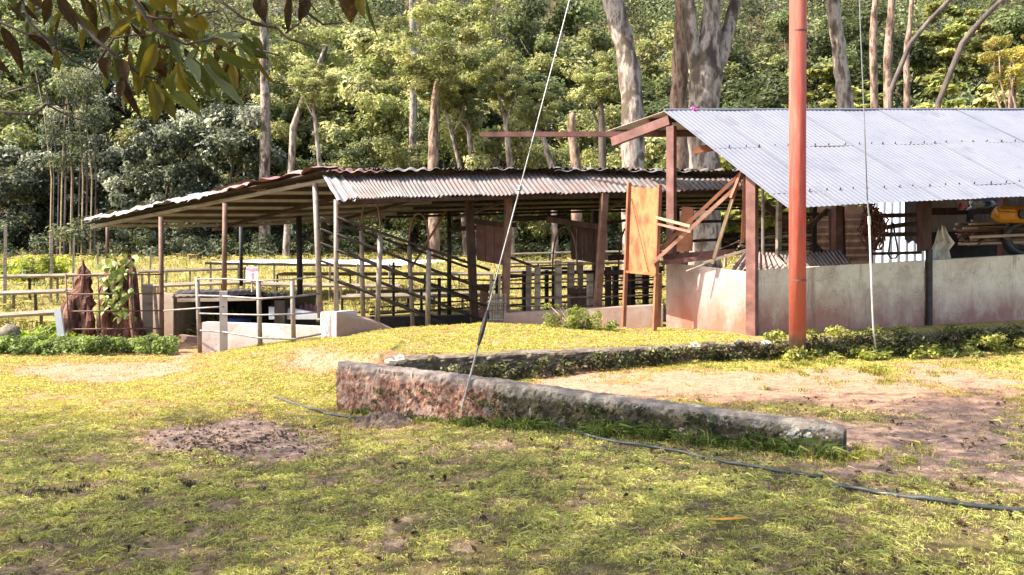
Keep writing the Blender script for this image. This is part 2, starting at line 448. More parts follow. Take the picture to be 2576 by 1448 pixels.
def m_ground():
    m, nt, bs = newmat('lawn_and_earth')
    def attr(k):
        a = nt.nodes.new("ShaderNodeAttribute"); a.attribute_name = k; return a.outputs["Fac"]
    n_f = nodes_noise(nt, 14, 8, .7); n_m = nodes_noise(nt, 2.2, 6); n_x = nodes_noise(nt, 60, 4, .7)
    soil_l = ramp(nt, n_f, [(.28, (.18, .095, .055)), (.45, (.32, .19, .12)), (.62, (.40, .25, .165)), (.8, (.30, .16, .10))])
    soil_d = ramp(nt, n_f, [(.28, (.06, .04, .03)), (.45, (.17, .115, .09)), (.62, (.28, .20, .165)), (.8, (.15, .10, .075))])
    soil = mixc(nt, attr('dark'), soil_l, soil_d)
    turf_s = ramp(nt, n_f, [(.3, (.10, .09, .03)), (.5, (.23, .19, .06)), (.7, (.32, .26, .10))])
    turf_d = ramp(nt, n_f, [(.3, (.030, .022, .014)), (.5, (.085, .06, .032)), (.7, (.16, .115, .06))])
    turf = mixc(nt, attr('dark'), turf_s, turf_d)  # sunlit turf brighter, shaded turf darker: light put into the colour
    k = math_n(nt, 'ADD', attr('dirt'), math_n(nt, 'MULTIPLY', math_n(nt, 'SUBTRACT', n_f, .5), .9))
    k = ramp(nt, k, [(.26, (0, 0, 0)), (.66, (1, 1, 1))])
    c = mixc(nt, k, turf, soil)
    nt.links.new(c, bs.inputs["Base Color"]); bs.inputs["Roughness"].default_value = .95; bs.inputs["Specular IOR Level"].default_value = .1
    h = math_n(nt, 'ADD', math_n(nt, 'MULTIPLY', n_f, .7), math_n(nt, 'MULTIPLY', n_x, .3))
    bump(nt, bs, h, .9, .05)
    return m
M['ground'] = m_ground()
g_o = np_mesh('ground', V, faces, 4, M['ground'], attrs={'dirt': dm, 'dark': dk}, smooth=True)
tag(g_o, 'lawn, bare pinkish earth and the forested slope beyond', kind='structure')

# ================================================================ GRASS
def blades(name, x, y, z, h, w, col, lean=.45, seed=1, m=None, segs=2, tipcol=1.25):
    rs = np.random.RandomState(seed); n = len(x)
    a = rs.rand(n) * 6.283; b = rs.rand(n) * 6.283
    ln = (rs.rand(n) * lean + .15)
    ux, uy = np.cos(a), np.sin(a)
    wx, wy = np.cos(b) * w / 2, np.sin(b) * w / 2
    dx = ux * h * ln; dy = uy * h * ln
    v = np.zeros((n, 5, 3)); 
    v[:, 0] = np.stack([x - wx, y - wy, z - .01], 1); v[:, 1] = np.stack([x + wx, y + wy, z - .01], 1)
    v[:, 2] = np.stack([x + dx * .4 + wx * .8, y + dy * .4 + wy * .8, z + h * np.maximum(.62 - .12 * ln, .3)], 1)
    v[:, 3] = np.stack([x + dx * .4 - wx * .8, y + dy * .4 - wy * .8, z + h * .6], 1)
    v[:, 4] = np.stack([x + dx * 1.2, y + dy * 1.2, z + h * np.maximum(1 - .55 * ln, .12)], 1)
    i = np.arange(n)[:, None] * 5
    f = np.concatenate([i + 0, i + 1, i + 2, i + 0, i + 2, i + 3, i + 3, i + 2, i + 4], 1).ravel()
    c = np.repeat(col[:, None, :], 5, 1)
    c[:, :2] *= .6; c[:, 4] *= tipcol  # shade between blades and light on tips put into the colour
    return np_mesh(name, v.reshape(-1, 3), f, 3, m or M['grass'], colors=c.reshape(-1, 3))

def mix_cols(rs, n, pal, w):
    pal = np.array(pal); k = rs.choice(len(pal), n, p=np.array(w) / sum(w))
    c = pal[k] * (.75 + .5 * rs.rand(n, 1))
    return c

A_W, B_W = (-1.77, 8.1), (2.36, 5.7)        # near wall, left and right ends
def clear_of_walls(x, y):
    ex, ey = B_W[0] - A_W[0], B_W[1] - A_W[1]; L = math.hypot(ex, ey); ex /= L; ey /= L
    t = (x - A_W[0]) * ex + (y - A_W[1]) * ey; s = -(x - A_W[0]) * ey + (y - A_W[1]) * ex
    ok = ~((t > 0) & (t < L) & (s > -.01) & (s < .2))
    return ok
rs = np.random.RandomState(11)
N0 = 2150000
d = 2.6 + 10.2 * rs.rand(N0) ** 1.0
half = .72 * d + 1.0
x = (rs.rand(N0) * 2 - 1) * half; y = d
dens = np.minimum(1, (5.2 / d) ** 1.75)             # fewer, wider blades with distance
keep = rs.rand(N0) < dens * half / half.max() * 1.9
x, y, d = x[keep], y[keep], d[keep]
dmv = dirt_map(x, y); cl = fbm(x * 6.5, y * 6.5, 3)
fine = vnoise(x * 19 + 5, y * 19) * .6 + vnoise(x * 37, y * 37 + 3) * .4
nearw = 1 - sstep(6.5, 9.5, y)
keep = (rs.rand(len(x)) < np.clip(1 - nearw + nearw * 3.6 * (fine - .33), .06, 1)) & (rs.rand(len(x)) < np.clip(1.06 - dmv * 1.35, .02, 1) * np.clip(.35 + 3.4 * (cl - .34), .12, 1)) & clear_of_walls(x, y) & (y < 12.6) & (np.abs(y - wall_y(x) - .14) > .12 * (x > -1.4)) \
       & ~((x > 3.3) & (y > 11.0 + .222 * (x - 3.3) - .1) )
x, y, d, dmv, cl = x[keep], y[keep], d[keep], dmv[keep], cl[keep]
n = len(x)
big = vnoise(x * .8 + 40, y * .8)
h = (.010 + .021 * rs.rand(n)) * (.6 + 1.1 * np.clip(cl, .2, .8))
w = .0042 * (d / 4.0) ** .95 * (.7 + .7 * rs.rand(n))
longb = rs.rand(n) < .035
h = np.where(longb, h * 1.5 + .006, h * .85); w = np.where(longb, w * .6, w * .85)
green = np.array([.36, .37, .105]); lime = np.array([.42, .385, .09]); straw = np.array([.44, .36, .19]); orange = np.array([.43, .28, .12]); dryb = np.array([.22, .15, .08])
sunny = sstep(6.4, 8.3, y + .5 * (x < -2) * 0)  # blades coloured yellower in the sunlit zone, light put into the colour
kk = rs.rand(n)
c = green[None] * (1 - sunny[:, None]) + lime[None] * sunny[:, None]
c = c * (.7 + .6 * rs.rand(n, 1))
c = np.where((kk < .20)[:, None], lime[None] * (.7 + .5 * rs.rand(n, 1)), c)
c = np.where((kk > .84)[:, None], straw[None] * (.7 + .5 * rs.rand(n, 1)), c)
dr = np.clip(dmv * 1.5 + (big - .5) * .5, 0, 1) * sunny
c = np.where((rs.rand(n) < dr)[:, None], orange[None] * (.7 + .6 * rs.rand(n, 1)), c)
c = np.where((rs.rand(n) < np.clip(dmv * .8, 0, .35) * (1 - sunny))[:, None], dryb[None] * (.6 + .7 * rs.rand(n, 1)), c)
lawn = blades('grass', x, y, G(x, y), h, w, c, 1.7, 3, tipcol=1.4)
tag(lawn, 'short patchy lawn grass, green in front and yellow in the sun', 'grass', kind='stuff')
print("lawn blades", n, flush=True)

# taller tufts along the foot of the near wall, the pole and the worn yard
def tufts(name, spots, label, seed, pal, wts, wk=1.0):
    rs = np.random.RandomState(seed); xs, ys, hs, ws = [], [], [], []
    for (tx, ty, r, nb, hh) in spots:
        q = rs.rand(nb) ** .6 * r; a = rs.rand(nb) * 6.283
        xs.append(tx + q * np.cos(a)); ys.append(ty + q * np.sin(a)); hs.append(hh * (.45 + .75 * rs.rand(nb)) * (1 - .4 * (q / r)))
        ws.append(np.full(nb, .0045 * (max(ty, 4) / 4.5) * wk) * (.7 + .7 * rs.rand(nb)))
    x = np.concatenate(xs); y = np.concatenate(ys); h = np.concatenate(hs); w = np.concatenate(ws)
    o = blades(name, x, y, G(x, y), h, w, mix_cols(rs, len(x), pal, wts), .9, seed + 1)
    return tag(o, label, 'grass', kind='stuff')
rs = random.Random(5)
sp = []
for i in range(170):
    t = rs.random(); off = rs.uniform(.01, .16) if t > .3 else rs.uniform(.02, .10)
    if t < .3 and rs.random() < .55: continue
    px = A_W[0] + t * (B_W[0] - A_W[0]) - .5 * off; py = A_W[1] + t * (B_W[1] - A_W[1]) - .86 * off
    sp.append((px, py, rs.uniform(.05, .13), rs.randint(14, 34), rs.uniform(.07, .19) * (.6 + .6 * sstep(.2, .6, t))))
tufts('grass_tufts', sp, 'taller dark green grass along the foot of the low rough wall', 21, [(.05, .085, .018), (.10, .13, .025), (.20, .20, .06)], [4, 3, 1])
sp = []
for (u, v, ru, rv, k, hh) in [(2040, 915, 60, 14, 26, .13), (2215, 938, 34, 8, 12, .15), (2240, 960, 36, 8, 7, .07), (1780, 925, 110, 16, 16, .06), (2120, 950, 250, 30, 22, .06), (2450, 915, 160, 30, 26, .07), (2200, 1160, 140, 30, 16, .09), (2150, 1150, 60, 16, 12, .12), (1360, 945, 140, 14, 14, .05)]:
    for i in range(k):
        p = ground_hit(u + rs.gauss(0, ru * .6), v + rs.gauss(0, rv * .6))
        sp.append((p.x, p.y, rs.uniform(.05, .16), rs.randint(18, 40), hh * rs.uniform(.6, 1.2)))
tufts('grass_tufts', sp, 'scattered bright grass tufts on the pinkish earth yard', 31, [(.17, .20, .03), (.26, .25, .04), (.34, .27, .10)], [3, 4, 2])

# golden weeds on the far field
rs = np.random.RandomState(41)
n = 95000
y = 14.2 + 43 * rs.rand(n) ** 1.5; x = (rs.rand(n) * 2 - 1) * (.70 * y + 2)
keep = ~((x > -5.5) & (x < 9) & (y < 17.8)) & ~((x < -4) & (y < 14.8)); x, y = x[keep], y[keep]
cl = fbm(x * .9, y * .9, 3); keep = rs.rand(len(x)) < np.clip(.3 + 2.5 * (cl - .36), .15, 1); x, y, cl = x[keep], y[keep], cl[keep]; n = len(x)
h = (.10 + .20 * rs.rand(n)) * (.6 + cl) * (1 + .9 * sstep(30, 50, y)); w = .012 * (y / 14) ** .85 * (.7 + .8 * rs.rand(n))
c = mix_cols(rs, n, [(.44, .37, .13), (.48, .36, .16), (.31, .31, .09), (.17, .20, .06), (.36, .25, .13)], [4, 2.5, 4, 2.2, 1])
wl = blades('field_weeds', x, y, G(x, y), h, w, c, .9, 42)
tag(wl, 'golden green weeds covering the field behind the sheds', 'weeds', kind='stuff')

# ================================================================ LEAF CLOUDS
def leaf_cloud(name, centers, radii, n, size, pal, wts, seed, m=None, parent=None, up=.45, squash=.8, shell=.55, aspect=.5, origin=(0, 0, 0), clump_var=.45, droop=0.0, yellow_top=0.0):
    """n leaves around ellipsoid clumps; every leaf is a folded diamond"""
    rs = np.random.RandomState(seed)
    centers = np.asarray(centers, dtype=float); radii = np.asarray(radii, dtype=float)
    k = rs.choice(len(centers), n, p=radii ** 2 / np.sum(radii ** 2))
    dvec = rs.normal(size=(n, 3)); dvec /= np.linalg.norm(dvec, axis=1)[:, None]
    r = (shell + (1 - shell) * rs.rand(n)) ** .7 * (1 + .22 * rs.normal(size=n))
    off = dvec * (r * radii[k])[:, None]; off[:, 2] *= squash
    p = centers[k] + off
    nrm = dvec * .55 + np.array([0, 0, up])[None] + rs.normal(size=(n, 3)) * .42
    nrm /= np.linalg.norm(nrm, axis=1)[:, None]
    t = rs.normal(size=(n, 3)) + np.array([0, 0, -droop])[None]
    t -= nrm * np.sum(t * nrm, 1)[:, None]; t /= np.linalg.norm(t, axis=1)[:, None] + 1e-9
    b = np.cross(nrm, t)
    s = size * (.6 + .8 * rs.rand(n))[:, None]; wd = s * aspect * .5
    v = np.zeros((n, 4, 3))
    v[:, 0] = p - t * s * .5; v[:, 1] = p + b * wd + nrm * s * .06 - t * s * .06
    v[:, 2] = p + t * s * .5 - nrm * s * .12; v[:, 3] = p - b * wd + nrm * s * .06 - t * s * .06
    i = np.arange(n)[:, None] * 4
    f = np.concatenate([i, i + 1, i + 2, i, i + 2, i + 3], 1).ravel()
    pal = np.array(pal)
    kc = rs.choice(len(pal), len(centers), p=np.array(wts) / sum(wts))
    kl = rs.choice(len(pal), n, p=np.array(wts) / sum(wts))
    col = np.where((rs.rand(n) < .62)[:, None], pal[kc[k]], pal[kl])
    col = col * (1 + clump_var * (rs.rand(len(centers))[k] - .5)[:, None] * 2) * (.72 + .56 * rs.rand(n, 1))
    c4 = np.repeat(col[:, None], 4, 1)
    v = v - np.array(origin)[None, None]
    return np_mesh(name, v.reshape(-1, 3), f, 3, m or M['leaf'], colors=c4.reshape(-1, 3), parent=parent)

# weeds hanging over the retaining wall and round the foot of the shed
def cover(name, pts, r, n, size, pal, wts, label, seed, cat='weeds', squash=.6, up=.5, kind='stuff'):
    o = leaf_cloud(name, pts, r, n, size, pal, wts, seed, squash=squash, up=up)
    return tag(o, label, cat, kind=kind)
rs = random.Random(8)
pts, rr = [], []
for i in range(420):
    xx = rs.uniform(-1.35, 9.5); yy = float(wall_y(xx)); t = rs.random()
    big = xx > 4.0
    pts.append((xx, yy - .10 - .10 * rs.random() - (.08 if big else 0), Gz(xx, yy - .3) + rs.uniform(.03, .21 + (.08 if big else 0)))); rr.append(rs.uniform(.05, .10) * (1.5 if big else 1))
cover('creeping_weeds', pts, rr, 15000, .050, [(.045, .05, .02), (.10, .11, .04), (.22, .21, .10), (.06, .035, .02)], [4, 3, 1.6, 2], 'dark creeping weeds covering the face of the low stone retaining wall', 51)
pts, rr = [], []
for i in range(210):
    s = rs.uniform(.1, 7); q = rs.uniform(-.9, -.05)
    xx = 3.29 + .975 * s - .222 * q; yy = 11.0 + .222 * s + .975 * q
    hgt = rs.uniform(.03, .13) + (.16 * rs.random() if s > 3 else 0)
    pts.append((xx, yy, Gz(xx, yy) + hgt)); rr.append(rs.uniform(.05, .13))
cover('wall_foot_weeds', pts, rr, 11000, .06, [(.20, .22, .045), (.30, .30, .07), (.40, .36, .13), (.09, .11, .03)], [4, 3, 1, 2], 'leafy weeds growing along the foot of the pale shed wall', 52)
pts, rr = [], []
for i in range(170):
    uu = rs.uniform(-60, 440); vv = rs.uniform(838, 884) if uu > 150 else rs.uniform(850, 886)
    p = P(uu, vv, rs.uniform(12.2, 13.2)); 
    pts.append((p.x, p.y, Gz(p.x, p.y) + rs.uniform(.03, .24))); rr.append(rs.uniform(.08, .15))
cover('ground_cover', pts, rr, 13000, .06, [(.15, .20, .05), (.22, .27, .08), (.08, .11, .03)], [4, 3, 2], 'lush low green ground cover below the fence at left', 53)
pts, rr = [], []
for i in range(60):
    uu = rs.uniform(-60, 170); p = P(uu, 820, rs.uniform(12.9, 14.5)); pts.append((p.x, p.y, Gz(p.x, p.y) + rs.uniform(.02, .22))); rr.append(rs.uniform(.12, .22))
cover('tall_grass', pts, rr, 6000, .12, [(.20, .28, .035), (.27, .32, .05)], [1, 1], 'bright green tall grass at the left edge before the rail fences', 54, 'grass', up=.1)
bush = P(1450, 830, 11.9); gz = Gz(bush.x, bush.y)
bt = thing('weed_bush', 'pale green weedy bush in front of the grey plinth near the orange sheet', 'bush', (bush.x, bush.y, gz))
pts, rr = [], []
for i in range(46):
    pts.append((bush.x + rs.gauss(.05, .26), bush.y + rs.gauss(0, .12), gz + abs(rs.gauss(0, .14)) + .02)); rr.append(rs.uniform(.04, .10))
leaf_cloud('foliage', pts, rr, 2600, .045, [(.24, .27, .07), (.32, .33, .10), (.16, .19, .04)], [3, 2, 2], 55, parent=bt, origin=(bush.x, bush.y, gz))
mb = MB()
for i in range(26):
    a = rs.choice(pts); mb.tube([(bush.x + rs.gauss(0, .08), bush.y, gz - .02), (a[0], a[1], a[2] + .03)], [.006, .003], 4)
mb.build('stem', M['wood_pale'], bt)

# ================================================================ LOW WALLS
NF = 15
def rough_wall(name, path, tops, bots, thick, m, seed, amp=.03, parent=None, nx_=90, lean=0.0, chip=0.0, **tags):
    """a lumpy cast or rubble wall along path; thick is measured away from the viewer"""
    mb = MB(); pr = NF + 8
    path = [Vector((p[0], p[1], 0)) for p in path]
    L = [0]
    for a, b in zip(path, path[1:]): L.append(L[-1] + (b - a).length)
    V_ = []
    for i in range(nx_ + 1):
        s = L[-1] * i / nx_
        px = np.interp(s, L, [p.x for p in path]); py = np.interp(s, L, [p.y for p in path])
        zt = np.interp(s, L, tops) - chip * max(0, vnoise(s * 6 + seed, 4.4) - .55) * 2.2 - .5 * chip * max(0, vnoise(s * 21 + seed, 1.4) - .5); zb = np.interp(s, L, bots); zt -= .035 * max(0, (s - L[-1] + .16) / .16) ** 2.5
        j = min(int(np.searchsorted(L, s, 'right')), len(path) - 1)
        e = (path[j] - path[j - 1]).normalized(); nrm = Vector((-e.y, e.x, 0))
        if nrm.y < 0: nrm = -nrm
        for k in range(pr):
            if k < NF: q = -.0; w_ = k / (NF - 1); zz = zb + (zt - zb - .02) * w_
            elif k < NF + 4: q = .02 + (thick - .04) * (k - NF) / 3; zz = zt
            else: q = thick; zz = zt - .02 - (zt - zb - .02) * (k - NF - 4) / 3
            a1 = (vnoise(s * 6 + seed, zz * 8 + q * 9) - .5) * 2; a2 = (vnoise(s * 22 + seed * 3, zz * 24 + q * 30) - .5) * 2; a3 = (vnoise(s * 44, zz * 44 + q * 70 + seed) - .5) * 2
            dd = amp * (.6 * a1 + .5 * a2 + .3 * a3)
            o = nrm * (q + (-abs(dd) if k < NF else (abs(dd) if k >= NF + 4 else dd * .2)) + lean * (zt - zz)) + Vector((px, py, zz + (dd * .35 if NF <= k < NF + 4 else 0)))
            if i == 0: o = o - e * (.012 * a2)
            V_.append(o)
    mb.v = [tuple(p) for p in V_]
    for i in range(nx_):
        for k in range(pr - 1):
            a = i * pr + k; mb.f.append((a, a + pr, a + pr + 1, a + 1))
    mb.f.append(tuple(range(pr))); mb.f.append(tuple(nx_ * pr + k for k in reversed(range(pr))))
    return mb.build(name, m, parent, origin=None if parent else tuple(path[0]), **tags)

def m_nearwall():
    m, nt, bs = newmat('lichened_rough_concrete')
    n1 = nodes_noise(nt, 5.5, 8, .78); n2 = nodes_noise(nt, 22, 8, .75); n3 = nodes_noise(nt, 9, 6, .7)
    nr = math_n(nt, 'ADD', math_n(nt, 'MULTIPLY', n1, .6), math_n(nt, 'MULTIPLY', n2, .4))
    red = ramp(nt, nr, [(.34, (.06, .022, .014)), (.44, (.20, .075, .045)), (.54, (.42, .25, .18)), (.62, (.50, .38, .32)), (.72, (.22, .08, .04))])
    moss = ramp(nt, n2, [(.36, (.010, .008, .005)), (.46, (.036, .028, .012)), (.54, (.085, .07, .036)), (.62, (.04, .045, .012))])
    lich = ramp(nt, n3, [(.565, (0, 0, 0)), (.60, (1, 1, 1))])
    g = nt.nodes.new("ShaderNodeNewGeometry"); sx = nt.nodes.new("ShaderNodeSeparateXYZ"); nt.links.new(g.outputs["Position"], sx.inputs[0])
    mr = nt.nodes.new("ShaderNodeMapRange"); mr.inputs[1].default_value = -.30; mr.inputs[2].default_value = .0; nt.links.new(math_n(nt, 'ADD', sx.outputs[0], math_n(nt, 'MULTIPLY', math_n(nt, 'SUBTRACT', n3, .5), .8)), mr.inputs[0])
    c = mixc(nt, mr.outputs[0], red, moss)
    mr2 = nt.nodes.new("ShaderNodeMapRange"); mr2.inputs[1].default_value = 1.0; mr2.inputs[2].default_value = 2.0; nt.links.new(sx.outputs[0], mr2.inputs[0])
    mr2.inputs[3].default_value = .5
    c = mixc(nt, math_n(nt, 'MULTIPLY', lich, mr2.outputs[0]), c, (.36, .35, .31))
    # pale weathered top edge
    zt = nt.nodes.new("ShaderNodeMapRange"); zt.inputs[1].default_value = .33; zt.inputs[2].default_value = .42
    nt.links.new(math_n(nt, 'ADD', math_n(nt, 'ADD', sx.outputs[2], math_n(nt, 'MULTIPLY', sx.outputs[0], .023)), math_n(nt, 'MULTIPLY', math_n(nt, 'SUBTRACT', n2, .5), .10)), zt.inputs[0])
    c = mixc(nt, math_n(nt, 'MULTIPLY', zt.outputs[0], .7), c, (.42, .38, .34))
    sepn = nt.nodes.new("ShaderNodeSeparateXYZ"); nt.links.new(g.outputs["Normal"], sepn.inputs[0])
    topk = ramp(nt, sepn.outputs[2], [(.6, (0, 0, 0)), (.85, (1, 1, 1))])
    c = mixc(nt, math_n(nt, 'MULTIPLY', topk, ramp(nt, n3, [(.35, (.9, .9, .9)), (.6, (.2, .2, .2))])), c, (.13, .085, .055))
    nt.links.new(c, bs.inputs["Base Color"]); bs.inputs["Roughness"].default_value = .95
    bump(nt, bs, math_n(nt, 'ADD', n2, math_n(nt, 'MULTIPLY', nodes_noise(nt, 60, 6, .7), .5)), 1.0, .05)
    return m
M['nearwall'] = m_nearwall()
wl = thing('low_wall', 'long low rough concrete wall with earth stains and lichen in the foreground lawn', 'wall', (A_W[0], A_W[1], 0))
rough_wall('wall_body', [A_W, (-.36, 7.28), B_W], [.49, .46, .365], [-.08, -.02, .10], .17, M['nearwall'], 3, .027, parent=wl, nx_=340, chip=.012)

_rm = random.Random(44); pts, rr = [], []
for i in range(90):
    t = _rm.betavariate(2.2, 2.0) * .9 + .05; z_ = _rm.uniform(.03, .30) * (1 - .3 * t)
    pts.append((A_W[0] + t * (B_W[0] - A_W[0]) - .045 * .5, A_W[1] + t * (B_W[1] - A_W[1]) - .045 * .86, .17 * t + z_)); rr.append(_rm.uniform(.02, .055))
cover('wall_moss', pts, rr, 2600, .024, [(.035, .045, .014), (.07, .085, .02), (.12, .13, .04)], [3, 3, 1], 'dark moss and tiny plants clinging to the front of the low rough wall', 57, 'moss')
rt = thing('retaining_wall', 'low dark stone retaining wall overgrown with weeds holding up the shed terrace', 'wall', (WX[0], WY[0], 0))
rough_wall('wall_body', list(zip(WX[:5], WY[:5])), [.36, .375, .38, .43, .55], [0, .05, .1, .1, .15], .24, M['stone'], 9, .05, parent=rt, nx_=260)
rs = random.Random(19)
def stone_me(seed):
    r = random.Random(seed); mb = MB(); n, m_ = 7, 4
    for j in range(m_ + 1):
        for i in range(n):
            a = 6.283 * i / n; b = -1.4 + 2.8 * j / m_; q = .5 * (1 + r.uniform(-.18, .18))
            mb.v.append((q * math.cos(a) * math.cos(b), q * .7 * math.sin(a) * math.cos(b), q * .75 * math.sin(b)))
    for j in range(m_):
        for i in range(n): mb.f.append((j * n + i, j * n + (i + 1) % n, (j + 1) * n + (i + 1) % n, (j + 1) * n + i))
    mb.f.append(tuple(reversed(range(n)))); mb.f.append(tuple(m_ * n + i for i in range(n)))
    return mb
st_m = []
for k in range(3):
    o = stone_me(70 + k).build('stone', M['stone_pale'] if k == 0 else M['stone'], rt, smooth=False)
    o.data.transform(Matrix.Translation(Vector(rt.location)))
    st_m.append(o)
spots = [(1748, 872, .15), (1785, 868, .16), (1860, 862, .13), (1925, 866, .15), (1660, 880, .16), (1600, 884, .14), (1340, 896, .13), (1240, 898, .15), (1010, 905, .17), (985, 912, .14), (1090, 903, .14), (1430, 893, .15), (1520, 890, .14), (2075, 860, .14), (2160, 856, .15), (1700, 885, .12), (1835, 884, .14), (1905, 885, .15)]
for i, (u, v, s) in enumerate(spots):
    xx = None
    for q in np.linspace(-1.5, 8, 900):
        if abs(1288 + F * q / float(wall_y(q)) - u) < 3: xx = q; break
    if xx is None: continue
    yy = float(wall_y(xx)) - .03
    if i < 3: o = st_m[i]
    else:
        o = st_m[0 if i in (3, 8, 9) else rs.choice((1, 2))].copy(); COL.objects.link(o); o.parent = rt
    o.location = Vector((xx, yy, EYE - (v - 624) / F * yy)) - Vector(rt.location)
    o.scale = (s * rs.uniform(1.0, 1.5), s, s * rs.uniform(.7, 1)); o.rotation_euler = (rs.uniform(-.2, .2), rs.uniform(-.2, .2), rs.uniform(-.3, .3))

# ================================================================ CORRUGATED SHEETS
def corr(name, A, B, C, D, waves, amp, m, parent=None, rows=4, seg=6, wob=.0, seed=0, origin=None, ragged=0.0, **tags):
    A, B, C, D = Vector(A), Vector(B), Vector(C), Vector(D)
    n = (B - A).cross(D - A).normalized()
    if n.z < 0: n = -n
    nu = int(waves * seg) + 1
    r = random.Random(seed); bend = [r.uniform(-wob, wob) for _ in range(rows + 1)]; tw = [r.uniform(-wob, wob) for _ in range(rows + 1)]
    mb = MB()
    for j in range(rows + 1):
        t = j / rows
        for i in range(nu):
            s = i / (nu - 1)
            p = (A * (1 - s) + B * s) * (1 - t) + (D * (1 - s) + C * s) * t
            h = amp * math.sin(2 * math.pi * waves * s) + bend[j] * math.sin(math.pi * s) + tw[j] * (s - .5)
            if ragged and j in (0, rows):
                dirn = (D - A).normalized() * (1 if j else -1)
                p = p + dirn * ragged * (vnoise(s * 5 + seed, j * 3.3) - .5)
            mb.v.append(tuple(p + n * h))
    for j in range(rows):
        for i in range(nu - 1):
            a = j * nu + i; mb.f.append((a, a + nu, a + nu + 1, a + 1))
    return mb.build(name, m, parent, origin=origin, smooth=True, **tags)

# ================================================================ RIGHT SHED (bright roof, pale walls)
E1 = Vector((.975, .222, 0)); E2 = Vector((-.222, .975, 0))
CORN = Vector((3.29, 11.0, 0))
def S(s, t, z, k=.047):
    p = CORN + E1 * s + E2 * t
    return Vector((p.x, p.y, z + k * s))
_P0 = P
KS = 1.05                                   # the right shed stands just behind the red pole
def ks(v): return Vector((v.x * KS, v.y * KS, EYE + (v.z - EYE) * KS))
def P(u, v, d): return _P0(u, v, d * KS)
_S0 = S
def S(s, t, z, k=.047): return ks(_S0(s, t, z, k))
shed = thing('open_shed', 'open storage shed with bright corrugated roof and stained pale low walls at right', 'shed', (3.29, 11.0, .4))
RA = ks(Vector((2.342, 12.4, 3.78))); RF = ks(Vector((3.49, 10.12, 2.155)))     # apex and front eave corner of the gable edge
RB = ks(Vector((1.609, 13.6, 3.65)))                                           # rear eave corner
def ridge(s): return RA + E1 * s + Vector((0, 0, .040 * s))
def eave(s): return RF + E1 * s + Vector((0, 0, .056 * s))
def rear(s): return RB + E1 * s + Vector((0, 0, .040 * s))
SW = .80; NS = 13
for i in range(NS):
    s0, s1 = i * SW, (i + 1) * SW + .05
    lift = Vector((0, 0, .006 * (i % 2)))
    corr('roof_sheet', ridge(s0) + lift, ridge(s1) + lift, eave(s1) + lift, eave(s0) + lift, 10.5, .0048, M['roof_new'], shed, rows=5, seg=6, wob=.012, seed=i)
for i in range(NS):
    s0, s1 = i * SW, (i + 1) * SW + .05
    dz = Vector((0, 0, -.02 + .005 * (i % 2)))
    corr('roof_sheet', ridge(s0) + dz, ridge(s1) + dz, rear(s1) + dz, rear(s0) + dz, 10.5, .010, M['soffit'], shed, rows=2, seg=4, seed=40 + i)
# hook bolts in two rows
mb = MB(); nrm = (ridge(1) - ridge(0)).cross(eave(0) - ridge(0)).normalized()
if nrm.z < 0: nrm = -nrm
rs = random.Random(2)
for fr, ph in ((.43, .1), (.87, .22)):
    s = ph + .2
    while s < 10.2:
        p = ridge(s) * (1 - fr) + eave(s) * fr
        mb.tube([p + nrm * .0, p + nrm * .035 + Vector((rs.uniform(-.006, .006), 0, 0))], [.011, .007], 5)
        s += .245 * rs.uniform(.8, 1.2)
mb.build('roof_hook', M['dark_steel'], shed, kind='stuff')
mb = MB().tube([ridge(.02) + Vector((0, 0, .01)), ridge(10.4) + Vector((0, 0, .01))], .022, 6); mb.build('ridge_cap', M['roof_new'], shed)
# frame
def steel_post(name, base, top, w, m, parent):
    """H section"""
    mb = MB(); a, b = Vector(base), Vector(top)
    mb.beam(a, b, w, .018, up=(0.95, .31, 0)); 
    return mb
def hpost(u0, v0, u1, v1, d, w, m, parent, name='post', dp=None):
    mb = MB(); mb.beam(P(u1, v1, d), P(u0, v0, d), w, dp or w, up=(.3, -.95, 0)); return mb.build(name, m, parent)
# front corner post: flanges and web
a, b = S(.0, -.02, .34), S(.0, -.02, 2.68)
mb = MB(); mb.box8([a + Vector(q) for q in [(-.085, .02, 0), (.015, -.10, 0), (.085, -.03, 0), (-.015, .09, 0)]] + [b + Vector(q) for q in [(-.085, .02, 0), (.015, -.10, 0), (.085, -.03, 0), (-.015, .09, 0)]])
mb.build('post', M['rust_beam'], shed)
ap = P(1688, 624, 12.25); apx, apy = ap.x, ap.y
mb = MB(); a = Vector((apx, apy, .1)); b = Vector((apx, apy, 3.60)); q4 = [(-.075, .01, 0), (.02, -.10, 0), (.085, -.035, 0), (-.015, .075, 0)]
mb.box8([a + Vector(q) for q in q4] + [b + Vector(q) for q in q4]); mb.build('post', M['rust_beam'], shed)
s2 = 2.82
a, b = S(s2, -.03, .36), S(s2, -.03, 1.50); mb = MB(); mb.beam(a, b, .07, .07, up=(.2, -.97, 0)); mb.build('post', M['dark_steel'], shed)
a, b = S(s2 - .03, .03, 1.47), S(s2 - .03, .03, 2.50); mb = MB(); mb.beam(a, b, .15, .14, up=(.2, -.97, 0)); mb.build('post', M['wood_brown'], shed)
for s in (6.2, 9.3):
    mb = MB(); mb.beam(S(s, .02, .4), S(s, .02, 2.55), .14, .14, up=(.2, -.97, 0)); mb.build('post', M['rust_beam'], shed)
for s in (3.2, 6.6, 9.8):
    p = ridge(s); mb = MB(); mb.beam((p.x, p.y, .4), (p.x, p.y, p.z - .12), .13, .13, up=(.2, -.97, 0)); mb.build('post', M['rust_beam'], shed)
